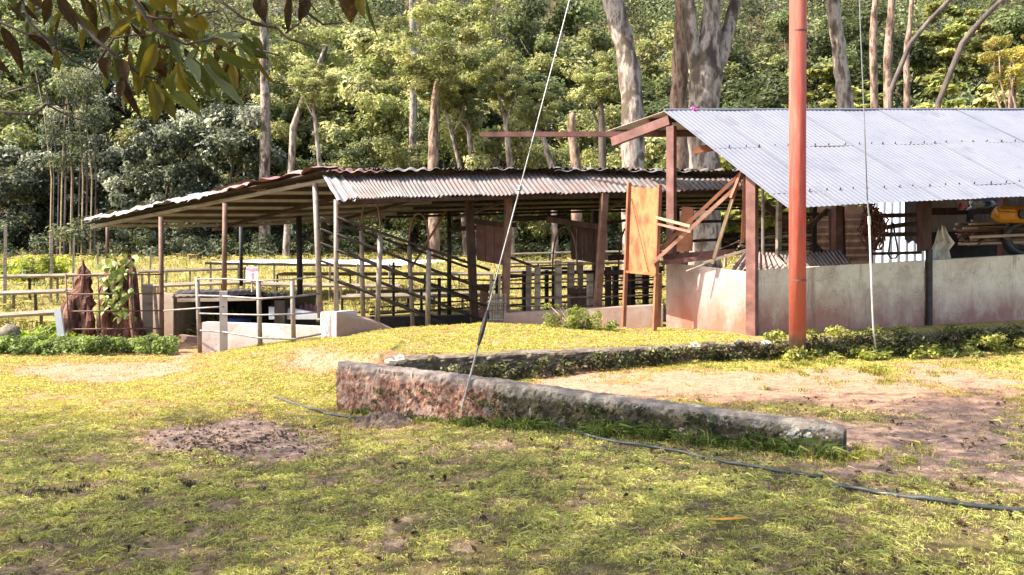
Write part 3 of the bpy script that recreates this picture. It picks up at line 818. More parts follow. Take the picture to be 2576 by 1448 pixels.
# rafters and purlins
def off(p, dz): return Vector((p.x, p.y, p.z + dz))
rr = P(1541, 358, 13.1); mb = MB(); mb.beam(rr, off(ridge(.12), -.16), .09, .15); mb.build('rafter', M['rust_beam'], shed)
for s in (.35, 3.2, 6.6, 9.8):
    mb = MB(); mb.beam(off(ridge(s), -.11), off(eave(s) * .9 + ridge(s) * .1, -.09), .08, .13); mb.build('rafter', M['rust_beam'], shed)
for fr in (.43, .87):
    mb = MB(); mb.beam(off(ridge(.06) * (1 - fr) + eave(.06) * fr, -.045), off(ridge(10.3) * (1 - fr) + eave(10.3) * fr, -.045), .05, .06); mb.build('purlin', M['rust_beam'], shed)
for fr in (.3, .93):
    mb = MB(); mb.beam(off(ridge(.06) * (1 - fr) + rear(.06) * fr, -.065), off(ridge(10.3) * (1 - fr) + rear(10.3) * fr, -.065), .05, .06); mb.build('purlin', M['wood_brown'], shed)
mb = MB(); mb.beam(P(1212, 339, 13.4), P(1765, 338, 13.0), .075, .085); mb.build('tie_beam', M['rust_beam'], shed)
mb = MB(); mb.beam(P(1745, 380, 12.2), P(1900, 352, 12.0), .07, .11); mb.build('brace', M['wood_warm'], shed)
# walls
def wall_panel(p0, p1, thick, m, z0=(.2, .2), n=(0, 1, 0)):
    """p0, p1 top corners; thick goes to the rear"""
    p0, p1 = Vector(p0), Vector(p1); n = Vector(n).normalized() * thick; mb = MB(); k = 24
    for row in range(2):
        for i in range(k + 1):
            t = i / k; p = p0 * (1 - t) + p1 * t; w = .012 * (vnoise(t * 9 + p0.x * 3, row * 2) - .5)
            top = p + Vector((0, 0, w)); 
            q = top if row == 0 else top + n
            mb.v.append(tuple(q)); mb.v.append((q.x, q.y, z0[0] * (1 - t) + z0[1] * t))
    R_ = (k + 1) * 2
    for i in range(k):
        a = i * 2
        mb.f += [(a, a + 1, a + 3, a + 2), (R_ + a, R_ + a + 2, R_ + a + 3, R_ + a + 1), (a, a + 2, R_ + a + 2, R_ + a)]
    mb.f += [(0, R_, R_ + 1, 1), (2 * k, 2 * k + 1, R_ + 2 * k + 1, R_ + 2 * k)]
    return mb
wall_panel(S(.09, 0, 1.335), S(s2 - .055, 0, 1.335), .12, M['wall_side'], (.25, .35), E2).build('side_wall', M['wall_side'], shed)
wall_panel(S(s2 + .045, 0, 1.335), S(10.2, 0, 1.335), .12, M['wall_side'], (.35, .5), E2).build('side_wall', M['wall_side'], shed)
we = P(1676, 661, 12.15); wc = P(1876, 684, 11.05)
wall_panel(we, wc, .12, M['wall_end'], (.1, .25), Vector((.3, .95, 0))).build('end_wall', M['wall_end'], shed)
mb = MB(); mb.beam(P(1657, 690, 12.2), P(1652, 850, 12.2) , .10, .06); mb.build('door_jamb', M['wood_warm'], shed)
# inner posts and braces seen over the wall
mb = MB(); mb.tube([P(1919, 640, 12.2), P(1919, 468, 12.2)], .026, 8); mb.build('inner_pipe', M['galv_pipe'], shed)
mb = MB(); mb.beam(P(1958, 655, 12.6), P(1960, 470, 12.6), .07, .07, up=(.3, -.95, 0)); mb.build('inner_post', M['wood_grey'], shed)
for q in [((1922, 512, 12.9), (2000, 590, 12.9), .10), ((1925, 540, 13.2), (1990, 514, 13.2), .07), ((2034, 572, 12.8), (2082, 528, 12.8), .07), ((1905, 583, 13), (2040, 574, 13), .035), ((1860, 537, 13.4), (2080, 540, 13.4), .06)]:
    mb = MB(); mb.beam(P(*q[0]), P(*q[1]), q[2], q[2]); mb.build('brace', M['wood_brown'], shed)
for (u0, v0, u1, v1, d, w, mk) in [(2045, 672, 2046, 520, 13.6, .09, 'dark_steel'), (2098, 660, 2094, 525, 13.2, .10, 'wood_brown'), (2122, 660, 2118, 520, 13.6, .06, 'wood_brown')]:
    mb = MB(); mb.beam(P(u0, v0, d), P(u1, v1, d), w, w, up=(.3, -.95, 0)); mb.build('inner_post', M[mk], shed)
for i, (v, d) in enumerate([(534, 15.2), (552, 15.2), (570, 15.2), (588, 15.2), (606, 15.2), (624, 15.2), (642, 15.2), (660, 15.2)]):
    mb = MB(); mb.beam(P(2052, v + 2, d), P(2196, v, d - .3), .03, .24); mb.build('back_board', M['wood_brown'], shed)
for v in (541, 566, 589, 636):
    mb = MB(); mb.beam(P(2190, v + (3 if v != 566 else 12), 13.0), P(2316, v - (0 if v != 566 else 6), 13.3), .05, .075 if v < 600 else .05); mb.build('rail', M['wood_brown'], shed)
# pale wall behind the right part and back sheets with interior shade in their colour
wall_panel(P(2338, 500, 14.4), P(2452, 500, 14.7), .1, M['pen'], (.5, .5), E2).build('back_wall', M['pen'], shed)
mb = MB(); mb.beam(P(2436, 590, 14.1), P(2446, 505, 14.1), .09, .09, up=(.3, -.95, 0)); mb.build('inner_post', M['dark_steel'], shed)
mb = MB(); mb.beam(P(2338, 533, 14.0), P(2520, 530, 14.4), .06, .13); mb.build('rail', M['wood_brown'], shed)
for k in range(5):
    s0 = 5.75 + k * 1.0; s1 = s0 + 1.02; t = 4.1
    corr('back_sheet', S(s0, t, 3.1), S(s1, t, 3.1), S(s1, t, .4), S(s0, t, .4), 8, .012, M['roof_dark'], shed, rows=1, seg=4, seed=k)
mb = MB(); mb.box8([S(.3, .3, .1), S(10, .3, .1), S(10, 4.2, .1), S(.3, 4.2, .1), S(.3, .3, .45), S(10, .3, .45), S(10, 4.2, .45), S(.3, 4.2, .45)]); mb.build('floor_slab', M['pen'], shed)

for i in range(6):
    mb = MB(); mb.beam(P(2330, 592 + i * 14, 14.2), P(2660, 584 + i * 14, 14.7), .03, .105); mb.build('back_board', M['dark_steel'], shed)  # added dark boards, interior shade put into their colour
for i in range(9):
    mb = MB(); mb.beam(P(1846 + 4 * i, 640 - i * 6.5, 12.75), P(2040, 634 - i * 7, 13.0), .05, .028); mb.build('slat', M['wood_brown'] if i % 3 else M['wood_grey'], shed)
# ---- things stored in the right shed
# pile of corrugated sheets leaning on the side wall
pts = [(1832, 678, 11.7), (1878, 634, 12.3), (1958, 640, 12.4), (1996, 676, 11.75), (2000, 640, 12.45), (2060, 636, 12.5), (2120, 634, 12.6), (2142, 668, 12.05), (2060, 672, 11.95)]
pal = [((1874, 634, 12.35), (1952, 640, 12.35), (1992, 684, 11.5), (1834, 680, 11.5), 'pile_sheet', 'pale pinkish corrugated sheet on top of the side wall beside the corner post'),
       ((1962, 642, 12.45), (2040, 640, 12.5), (2080, 684, 11.65), (1996, 684, 11.6), 'roof_old', 'grey corrugated sheet on the side wall behind the red pole'),
       ((2030, 638, 12.6), (2118, 632, 12.7), (2150, 676, 11.9), (2066, 680, 11.8), 'roof_old', 'grey corrugated sheet on the side wall right of the red pole')]
for i, (a_, b_, c_, d_, mk, lb) in enumerate(pal):
    corr('corrugated_sheet', P(*a_), P(*b_), P(*c_), P(*d_), 9, .028, M[mk], None, rows=2, seg=6, seed=90 + i, origin=P(*d_), label=lb, category='roofing sheet', group='corrugated sheets stored on the shed wall')
# white sheet behind the rails
o = corr('white_sheet', P(2196, 500, 17.6), P(2330, 500, 18.1), P(2330, 672, 15.6), P(2186, 672, 15.2), 7, .03, M['ribbed'], None, rows=8, seg=4, seed=5, origin=P(2200, 670, 14.0), label='bright white ribbed sheet standing behind dark rails in the right shed', category='sheet')
# coil of dark red rope
rc = P(2196, 574, 12.1); mb = MB(); rs = random.Random(4)
for k in range(34):
    a0 = rs.uniform(0, 6); rx = rs.uniform(.05, .12); rz = rs.uniform(.10, .34); c = rc + Vector((rs.gauss(-.02, .06), rs.gauss(0, .05), rs.uniform(-.12, .12)))
    pp = [c + Vector((rx * math.cos(a0 + j * .5) + .03 * math.sin(j * 2.1 + k), rs.gauss(0, .02), rz * math.sin(a0 + j * .5))) for j in range(12)]
    mb.tube(pp, .014, 5)
mb.build('rope_bundle', M['dark_rope'], None, origin=rc, smooth=True, label='tangled bundle of dark red rope hanging inside the right shed', category='rope')
lp = [P(2247 + du, v, 12.2) for du, v in [(-3, 560), (-6, 590), (-10, 625), (-13, 640), (-6, 650), (6, 650), (13, 640), (10, 620), (4, 590), (0, 562)]]
MB().tube(lp, .014, 6).build('rope_loop', M['black'], None, origin=lp[0], smooth=True, label='black rope loop hanging over the white sheet in the right shed', category='rope')
# sack hung over the wall
def cloth(name, rows_, d, m, thick=.03, seed=1, **tags):
    """rows_: list of (v, u_left, u_right); hung sheet with folds and thickness"""
    r = random.Random(seed); mb = MB(); k = 12
    for side in (0, 1):
        for (v, a_, b_) in rows_:
            for i in range(k + 1):
                t = i / k; dd = d + .05 * math.sin(t * 9 + v * .05 + seed) + .03 * math.sin(t * 17 + seed) + side * thick
                mb.v.append(tuple(P(a_ + (b_ - a_) * t, v, dd)))
    R_ = len(rows_) * (k + 1)
    for j in range(len(rows_) - 1):
        for i in range(k):
            a = j * (k + 1) + i; mb.f += [(a, a + k + 1, a + k + 2, a + 1), (R_ + a, R_ + a + 1, R_ + a + k + 2, R_ + a + k + 1)]
    per = [j * (k + 1) for j in range(len(rows_))] + [(len(rows_) - 1) * (k + 1) + i for i in range(1, k + 1)] + [j * (k + 1) + k for j in range(len(rows_) - 2, -1, -1)] + [i for i in range(k - 1, 0, -1)]
    for a, b in zip(per, per[1:] + per[:1]): mb.f.append((a, R_ + a, R_ + b, b))
    return mb.build(name, m, None, origin=P(rows_[-1][1], rows_[-1][0], d), smooth=True, **tags)
cloth('sack', [(568, 2362, 2376), (590, 2356, 2386), (612, 2350, 2402), (630, 2342, 2388), (648, 2340, 2392), (664, 2340, 2392)], 12.15, M['sack'], seed=3, label='stained pale sackcloth draped over the side wall beside the brown post', category='sack')
cloth('cloth', [(508, 2410, 2436), (520, 2408, 2440), (530, 2408, 2424)], 13.9, M['pink_cloth'], seed=5, label='faded pink cloth hanging beneath the bright roof', category='cloth')
cloth('tarp', [(506, 2430, 2500), (514, 2424, 2510), (522, 2436, 2490), (530, 2428, 2440)], 14.0, M['blue_tarp'], seed=7, label='blue and white tarpaulin bundled beneath the bright roof', category='tarp')
# timber pile
rs = random.Random(14)
for i in range(34):
    v = 560 + i * 1.6 + rs.uniform(-2, 2); u0 = 2404 + rs.uniform(-5, 60); u1 = 2620 + rs.uniform(-40, 60); d = 13.2 + rs.uniform(-.5, .5)
    mb = MB(); mb.beam(P(u0, v + rs.uniform(-5, 5), d), P(u1, v + rs.uniform(-8, 8), d + .3), rs.uniform(.03, .08), rs.uniform(.02, .045))
    mk = rs.choice(['wood_pale', 'wood_pale', 'wood_grey', 'wood_pink', 'wood_warm', 'wood_brown'])
    mb.build('timber', M[mk], None, origin=P(u0, v, d), label={'wood_pale': 'pale', 'wood_grey': 'grey', 'wood_warm': 'reddish', 'wood_pink': 'pinkish', 'wood_brown': 'dark brown'}[mk] + ' sawn timber length in the loose pile stored under the bright roof', category='timber', group='timber pile in the right shed')
ar = [P(u, v, 13.0) for u, v in [(2440, 612), (2470, 592), (2500, 588), (2530, 602), (2556, 628), (2570, 650)]]
mb = MB()
for a_, b_ in zip(ar, ar[1:]): mb.beam(a_, b_, .35, .03, up=(.1, -.2, 1))
mb.build('wheel_guard', M['pipe_brown'], None, origin=ar[0], label='curved brown metal guard below the timber pile', category='metal guard')
# yellow canister with black cap
yc = P(2548, 540, 12.7); can = thing('canister', 'orange yellow plastic canister with round black cap under the bright roof', 'canister', yc - Vector((0, 0, .16)))
mb = MB(); prof = [(-.30, .09), (-.27, .13), (-.20, .15), (.24, .15), (.30, .11), (.33, .07)]
for (xx, hh) in prof:
    for k in range(10):
        a = 6.283 * k / 10; mb.v.append((yc.x + xx, yc.y + .11 * math.cos(a), yc.z + hh * math.sin(a)))
for j in range(len(prof) - 1):
    for k in range(10): mb.f.append((j * 10 + k, (j + 1) * 10 + k, (j + 1) * 10 + (k + 1) % 10, j * 10 + (k + 1) % 10))
mb.f += [tuple(range(10)), tuple(50 + k for k in reversed(range(10)))]
mb.build('body', M['yellow_plastic'], can, smooth=True)
MB().tube([yc + Vector((.10, -.10, 0)), yc + Vector((.10, -.15, 0))], .085, 14).build('cap', M['black'], can)
MB().tube([yc + Vector((-.26, -.08, .06)), yc + Vector((-.20, -.16, .07)), yc + Vector((-.08, -.16, .05)), yc + Vector((-.04, -.09, .04))], .022, 8).build('handle', M['yellow_plastic'], can, smooth=True)
ty = P(2572, 600, 12.9); mb = MB(); q = [ty + Vector((.27 * math.cos(a * .3927), .02 * math.sin(a), .27 * math.sin(a * .3927))) for a in range(17)]
mb.tube(q, .085, 8, cap=False); mb.build('tyre', M['black'], None, origin=ty, smooth=True, label='black tyre standing below the orange yellow canister', category='tyre')
# pink scrap on the ridge
q = ridge(.55) + Vector((0, 0, .01)); mb = MB(); rs = random.Random(3)
for k in range(5):
    c = q + Vector((rs.uniform(-.04, .04), -.02, rs.uniform(-.03, .03))); mb.box(c, (.05, .03, .03), rs.uniform(0, 3))
mb.build('plastic_scrap', M['pink'], None, origin=q, label='small magenta plastic scrap caught on the ridge of the bright roof', category='scrap')

# ---- timbers leaning at the end wall
def pole(label, a, b, w, mk, cat='timber', group='timbers leaning at the shed end wall', h=None, name='plank', round_=False):
    a, b = P(*a), P(*b); mb = MB()
    if round_: mb.tube([a, (a + b) / 2 + Vector((0, 0, -.01)), b], w / 2, 8)
    else: mb.beam(a, b, w, h or w)
    return mb.build(name, M[mk], None, origin=a, label=label, category=cat, group=group)
pole('long brown timber leaning up to the shed roof, the upper of a parallel pair', (1640, 648, 11.75), (1864, 436, 11.5), .052, 'wood_warm')
pole('long pinkish timber leaning up to the shed roof, the lower of a parallel pair', (1640, 664, 11.6), (1862, 462, 11.4), .052, 'wood_pink')
pole('reddish timber end standing steeply against the roof above the leaning pair', (1840, 500, 11.35), (1867, 432, 11.45), .05, 'wood_warm')
pole('steep yellow brown pole between the leaning pair and the corner post', (1792, 664, 11.6), (1852, 470, 11.4), .045, 'wood_pale')
pole('thin yellow strip standing just left of the corner post', (1868, 610, 11.5), (1874, 446, 11.3), .05, 'wood_warm', h=.02)
pole('short jagged pale timber sticking out left of the leaning pair, upper one', (1652, 548, 11.6), (1736, 570, 11.35), .045, 'wood_pale', h=.04)
pole('short jagged timber sticking out left of the leaning pair, lower one', (1654, 564, 11.55), (1738, 584, 11.3), .04, 'wood_pink', h=.035)
pole('dark red beam lying along the top of the end wall', (1668, 648, 11.95), (1850, 634, 11.7), .07, 'rust_beam', h=.09)
pole('brown red beam lying under the dark one on the end wall', (1664, 662, 11.75), (1800, 646, 11.6), .07, 'rust_beam')
pole('thin grey pole lying aslant on the end wall with its tip hanging over', (1726, 683, 11.45), (1800, 652, 11.4), .022, 'wood_grey', round_=True)
pole('grey board lying on the end wall towards the corner post', (1770, 662, 11.4), (1876, 630, 11.3), .05, 'wood_grey', h=.035)
pole('short pale upright stick behind the end wall', (1824, 672, 11.7), (1826, 640, 11.7), .04, 'wood_pale')
pole('thin dark stick rising to the corner post above the boards', (1800, 632, 11.8), (1882, 596, 11.5), .022, 'wood_brown', round_=True)
brd = [P(1716, 520, 12.9), P(1744, 522, 12.9), P(1740, 632, 12.9), P(1700, 634, 12.9)]
mb = MB(); mb.box8(brd + [p + Vector((0.02, .03, 0)) for p in brd]); mb.build('board', M['wood_warm'], None, origin=brd[3], label='tall brown board standing behind the leaning timbers', category='board')

P = _P0; S = _S0
# ================================================================ ORANGE SHEET ON A FRAME
of = thing('sheet_frame', 'rusty orange metal sheet held upright between two tall thin posts', 'metal sheet', P(1610, 830, 12.4))
def m_orange():
    m, nt, bs = newmat('orange_rust_sheet')
    c = ramp(nt, nodes_noise(nt, 2.2, 6, .6, stretch=(1.6, 1, .7)), [(.32, (.22, .035, .016)), (.44, (.30, .07, .02)), (.54, (.36, .145, .05)), (.66, (.25, .05, .02))])
    nt.links.new(c, bs.inputs["Base Color"]); bs.inputs["Roughness"].default_value = .75; bump(nt, bs, nodes_noise(nt, 25), .2)
    return m
M['orange'] = m_orange()
dl, dr = 12.75, 12.2
c4 = [P(1578, 684, dl), P(1647, 690, dr), P(1655, 473, dr), P(1585, 470, dl)]
mb = MB(); k = 10
for j in range(k + 1):
    for i in range(k + 1):
        t, s = j / k, i / k
        p = (c4[0] * (1 - s) + c4[1] * s) * (1 - t) + (c4[3] * (1 - s) + c4[2] * s) * t
        mb.v.append(tuple(p + Vector((-.3, .9, 0)) * (.035 * math.sin(3.1 * s) * math.sin(2.6 * t) + .006 * math.sin(9 * t + 4 * s)) + Vector((0, 0, .014 * math.sin(i * 2.2) if j == k else 0))))
for j in range(k):
    for i in range(k): a = j * (k + 1) + i; mb.f.append((a, a + 1, a + k + 2, a + k + 1))
mb.build('sheet', M['orange'], of, smooth=True)
mb = MB(); mb.beam(P(1569, 822, dl), P(1583, 460, dl), .055, .055, up=(.3, -.9, 0)); mb.build('post', M['wood_warm'], of)
mb = MB(); mb.beam(P(1646, 838, dr), P(1660, 466, dr), .055, .055, up=(.3, -.9, 0)); mb.build('post', M['wood_warm'], of)
mb = MB(); mb.beam(P(1576, 684, dl - .03), P(1650, 691, dr - .03), .03, .035); mb.build('bottom_rail', M['orange'], of)
MB().tube([P(1588, 500, dl - .05), P(1606, 580, 12.45), P(1631, 685, 12.3)], .006, 5).build('wire', M['dark_steel'], of)

# ================================================================ LEFT SHED (old cattle shed)
ls = thing('cattle_shed', 'old open cattle shed with rusty corrugated roof on thin pipe posts', 'shed', (-2.8, 12.8, 0))
RID = [(820, 437, 12.8), (1040, 436, 13.3), (1300, 433, 13.9), (1600, 434, 14.6), (1905, 437, 15.3)]
EAV = [(846, 503, 11.95), (1040, 497, 12.5), (1300, 490, 13.1), (1600, 484, 13.8), (1905, 476, 14.5)]
REA = [(212, 562, 15.0), (610, 562, 16.6), (960, 541, 18.0), (1400, 529, 19.2), (1905, 519, 20.0)]
def pl(L, t):
    t = t * (len(L) - 1); i = min(int(t), len(L) - 2); return P(*L[i]).lerp(P(*L[i + 1]), t - i)
NSH = 11
for i in range(NSH):
    t0, t1 = i / NSH, (i + 1.12) / NSH if i < NSH - 1 else 1.0
    up_ = Vector((0, 0, .012 * (i % 2)))
    corr('roof_sheet', pl(RID, t0) + up_ - Vector((0, 0, .035)), pl(RID, t1) + up_ - Vector((0, 0, .035)), pl(EAV, min(t1 + .035, 1)) + up_, pl(EAV, min(t0 + .035, .995)) + up_, 9.5, .013, M['roof_old'], ls, rows=4, seg=6, wob=.012, seed=200 + i, ragged=.035)
rs = random.Random(31)
for i in range(NSH):
    t0, t1 = i / NSH, (i + 1.10) / NSH if i < NSH - 1 else 1.0
    ra = pl(RID, t0) + Vector((0, -.12, .03 + rs.uniform(0, .035))); rb = pl(RID, t1) + Vector((0, -.12, .03 + rs.uniform(0, .035)))
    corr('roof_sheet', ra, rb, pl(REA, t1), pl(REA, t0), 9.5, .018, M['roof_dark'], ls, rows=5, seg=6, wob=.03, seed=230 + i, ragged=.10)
# ridge flashing, torn and wavy
for i in range(7):
    t0, t1 = .02 + i / 7.2, .02 + (i + 1.1) / 7.2
    a_ = pl(RID, min(t0, 1)) + Vector((0, -.20, .0)); b_ = pl(RID, min(t1, 1)) + Vector((0, -.20, .0))
    c_ = b_ + Vector((0, .32, .075 + rs.uniform(-.02, .02))); d_ = a_ + Vector((0, .32, .075 + rs.uniform(-.02, .02)))
    corr('ridge_sheet', d_, c_, b_ + Vector((0, 0, rs.uniform(.0, .04))), a_ + Vector((0, 0, rs.uniform(.0, .04))), 4.5, .020, M['roof_red'] if i < 1 else M['roof_old'], ls, rows=2, seg=6, wob=.02, seed=260 + i, ragged=.08)
# crumpled red sheet over the gable edge
def gab(t): return pl([RID[0], REA[0]], t) if False else P(*RID[0]).lerp(P(*REA[0]), t)
for (t0, t1, wv, mk, dz) in [(.0, .22, 2.5, 'roof_red', .08), (.18, .40, 2.0, 'roof_red', .075), (.36, .62, 2.5, 'edge_galv', .07), (.6, .985, 3.0, 'edge_galv', .065)]:
    a_, b_ = gab(t0) + Vector((-.10, -.12, dz)), gab(t1) + Vector((-.10, -.12, dz))
    w_ = (pl(RID, .12).lerp(pl(REA, .12), (t0 + t1) / 2) - gab((t0 + t1) / 2)) * .55
    corr('edge_sheet', b_, a_, a_ + w_, b_ + w_, wv, .03, M[mk], ls, rows=5, seg=7, wob=.05, seed=280 + int(t0 * 50), ragged=.22)
# bent-down sheet ends along the gable edge
for i in range(9):
    t0 = .24 + i * .077; t1 = t0 + .083
    a_, b_ = gab(t0) + Vector((-.14, -.16, .03 + rs.uniform(-.01, .03))), gab(t1) + Vector((-.14, -.16, .03 + rs.uniform(-.01, .03)))
    dp = Vector((-.02, -.03, -.055 + rs.uniform(-.02, .02)))
    corr('edge_sheet', b_, a_, a_ + dp, b_ + dp * rs.uniform(.6, 1.2), 1.5, .012, M['roof_red'] if i < 2 else M['edge_galv'], ls, rows=2, seg=8, wob=.01, seed=320 + i, ragged=.05)
# near gable corner flap
a_, d_ = P(812, 446, 12.7), P(852, 505, 11.95); 
corr('edge_sheet', P(812, 444, 12.75), P(862, 446, 12.85), P(900, 500, 12.1), P(850, 506, 11.95), 2.2, .02, M['flap'], ls, rows=4, seg=7, wob=.03, seed=301, ragged=.12)
# purlins, rafters
for k, fr in enumerate((.12, .27, .42, .57, .72, .86, .97)):
    pts = [pl(RID, t).lerp(pl(REA, t), fr) + Vector((0, 0, -.075)) for t in (0.01, .25, .5, .75, 1)]
    mb = MB()
    for a_, b_ in zip(pts[:2], pts[1:]): mb.beam(a_, b_, .05, .05)
    mb.build('purlin', M['pale_purlin'], ls)  # left half of each purlin is paler
    mb = MB()
    for a_, b_ in zip(pts[2:], pts[3:]): mb.beam(a_, b_, .05, .05)
    mb.build('purlin', M['wood_brown'], ls)  # darker wood on the right holds the shade under the roof
pts = [pl(EAV, t) + Vector((0, .12, -.03)) for t in (0, .5, 1)]
mb = MB(); mb.beam(pts[0], pts[1], .05, .06); mb.beam(pts[1], pts[2], .05, .06); mb.build('purlin', M['wood_brown'], ls)
for t in (0.012, .2, .4, .6, .8):
    zr = .07 if t < .1 else .13
    mb = MB(); mb.beam(pl(RID, t) + Vector((0, 0, -zr - .03)), pl(REA, t) + Vector((0, 0, -zr)), .05, .06); mb.build('rafter', M['wood_grey'] if t < .1 else M['wood_brown'], ls)
    mb = MB(); mb.beam(pl(RID, t) + Vector((0, 0, -.12)), pl(EAV, t) + Vector((0, .05, -.055)), .05, .06); mb.build('rafter', M['wood_brown'], ls)
# posts
def lpost(u0, v0, u1, v1, d, r, mk, sq=False, dig=.0):
    a_, b_ = P(u1, v1, d), P(u0, v0, d); a_.z -= dig
    mb = MB()
    if sq: mb.beam(a_, b_, r * 2, r * 2, up=(.3, -.9, 0))
    else: mb.tube([a_, b_], r, 10)
    return mb.build('post', M[mk], ls, smooth=not sq)
lpost(405, 546, 407, 872, 13.9, .040, 'pipe_brown')
lpost(566, 512, 564, 745, 13.35, .040, 'pipe_brown')
lpost(793, 462, 806, 800, 12.9, .046, 'pipe')
lpost(846, 503, 846, 800, 12.35, .038, 'pipe')
lpost(606, 566, 607, 720, 17.0, .038, 'dark_steel')
lpost(752, 545, 755, 800, 15.6, .055, 'dark_steel')
lpost(1130, 536, 1130, 800, 16.2, .045, 'dark_steel')
lpost(270, 562, 271, 650, 15.4, .03, 'pipe_brown')
lpost(1180, 506, 1194, 822, 13.8, .062, 'wood_brown', True)
lpost(1279, 494, 1270, 815, 13.5, .055, 'pipe_brown', True)
lpost(1521, 488, 1500, 818, 13.6, .055, 'pipe_brown', True)
lpost(1496, 530, 1500, 820, 17.5, .06, 'dark_steel', True)
lpost(1700, 520, 1700, 760, 17.5, .06, 'dark_steel', True)
lpost(1880, 520, 1880, 760, 17.5, .06, 'dark_steel', True)

# ================================================================ LOADING CHUTE
ch = thing('loading_chute', 'sloping pipe-railed cattle chute running down from left to right under the old shed', 'cattle chute', P(955, 820, 12.7))
NP = [(847, 12.30), (955, 12.7), (1077, 13.1), (1232, 13.5)]      # near rail line
def dn(u): return float(np.interp(u, [q[0] for q in NP], [q[1] for q in NP]))
near_r = [((848, 548), (1232, 680)), ((848, 590), (1228, 732)), ((848, 630), (1222, 770)), ((848, 672), (1217, 806)), ((848, 705), (1134, 822))]
far_r = [((806, 548), (1186, 676)), ((806, 577), (1186, 714)), ((806, 612), (1186, 752)), ((806, 656), (1180, 790)), ((806, 694), (1100, 800))]
for (a, b) in near_r:
    pts = [P(a[0] + (b[0] - a[0]) * t, a[1] + (b[1] - a[1]) * t, dn(a[0] + (b[0] - a[0]) * t)) for t in (0, .33, .66, 1)]
    MB().tube(pts, .023, 7).build('rail', M['dark_steel'], ch, smooth=True)
for (a, b) in far_r:
    pts = [P(a[0] + (b[0] - a[0]) * t, a[1] + (b[1] - a[1]) * t, dn(a[0] + 45 + (b[0] - a[0]) * t) + .75) for t in (0, .33, .66, 1)]
    MB().tube(pts, .022, 7).build('rail', M['dark_steel'], ch, smooth=True)
for (u0, v0, u1, v1, d, r) in [(957, 592, 949, 820, 12.66, .042), (1079, 632, 1076, 835, 13.05, .042), (909, 582, 914, 812, 13.4, .038), (1029, 620, 1039, 832, 13.75, .040)]:
    MB().tube([P(u1, v1, d), P(u0, v0, d)], r, 10).build('post', M['pipe'], ch, smooth=True)
def hoop(u0, v0, d0, u1, v1, d1, vt, parent, r=.016, mk='pipe_brown'):
    pts = []
    for i in range(17):
        a = math.pi * i / 16
        t = .5 - .5 * math.cos(a); h = math.sin(a) ** .75
        pts.append(P(u0 + (u1 - u0) * t, (v0 + (v1 - v0) * t) * (1 - h) + vt * h, d0 + (d1 - d0) * t))
    return MB().tube(pts, r, 7).build('hoop', M[mk], parent, smooth=True)
hoop(909, 582, 13.4, 957, 592, 12.66, 500, ch); hoop(1029, 620, 13.75, 1079, 632, 13.05, 538, ch)
MB().tube([P(1036, 672, 13.9), P(1122, 532, 14.4)], .02, 6).build('brace', M['wood_warm'], ch)
# chute head block of whitewashed concrete with sloping wing
cb = thing('chute_block', 'whitewashed concrete block with sloping grey wing at the foot of the chute', 'concrete block', P(825, 860, 12.1))
def prism(front, d_list, thick, m, name, parent):
    """front: list of (u,v,d) going round; extruded to the rear"""
    f = [P(*q) for q in front]; mb = MB(); n = len(f)
    mb.v = [tuple(p) for p in f] + [tuple(p + thick) for p in f]
    mb.f = [tuple(reversed(range(n))), tuple(range(n, 2 * n))] + [(i, (i + 1) % n, n + (i + 1) % n, n + i) for i in range(n)]
    return mb.build(name, m, parent)
prism([(806, 785, 12.35), (806, 900, 12.35), (846, 900, 11.95), (846, 785, 11.95)], None, Vector((.25, .30, 0)), M['trough'], 'block', cb)
prism([(847.5, 786, 11.96), (847.5, 900, 11.96), (1000, 900, 12.5), (985, 831, 12.5), (930, 806, 12.3)], None, Vector((.02, .16, 0)), M['plinth'], 'wing_wall', cb)
# long white trough wall
tw = thing('trough_wall', 'low whitewashed concrete wall behind the curved pipe railing', 'wall', P(660, 880, 12.95))
prism([(508, 812, 13.0), (508, 905, 13.0), (690, 905, 12.75), (806, 905, 12.45), (806, 824, 12.45), (690, 818, 12.75), (604, 815, 12.88)], None, Vector((.02, .20, 0)), M['trough'], 'wall_body', tw)
# dark backdrop at the chute pit with interior shade in its colour, and grey plinth to the right
pk = thing('pit_wall', 'low pit wall below the sloping chute rails, shade put into its dark colour', 'wall', P(1080, 815, 15.0))
prism([(930, 799, 15.0), (930, 870, 15.0), (1240, 870, 15.6), (1240, 792, 15.6)], None, Vector((0, .2, 0)), M['dark_steel'], 'wall_body', pk)
px = thing('plinth_wall', 'low grey brown concrete plinth below the corral rails behind the weedy bush', 'wall', P(1450, 830, 13.2))
prism([(1268, 789, 13.35), (1262, 870, 13.35), (1480, 870, 13.2), (1668, 870, 12.9), (1668, 768, 12.9), (1480, 778, 13.2)], None, Vector((.05, .30, 0)), M['plinth'], 'wall_body', px)

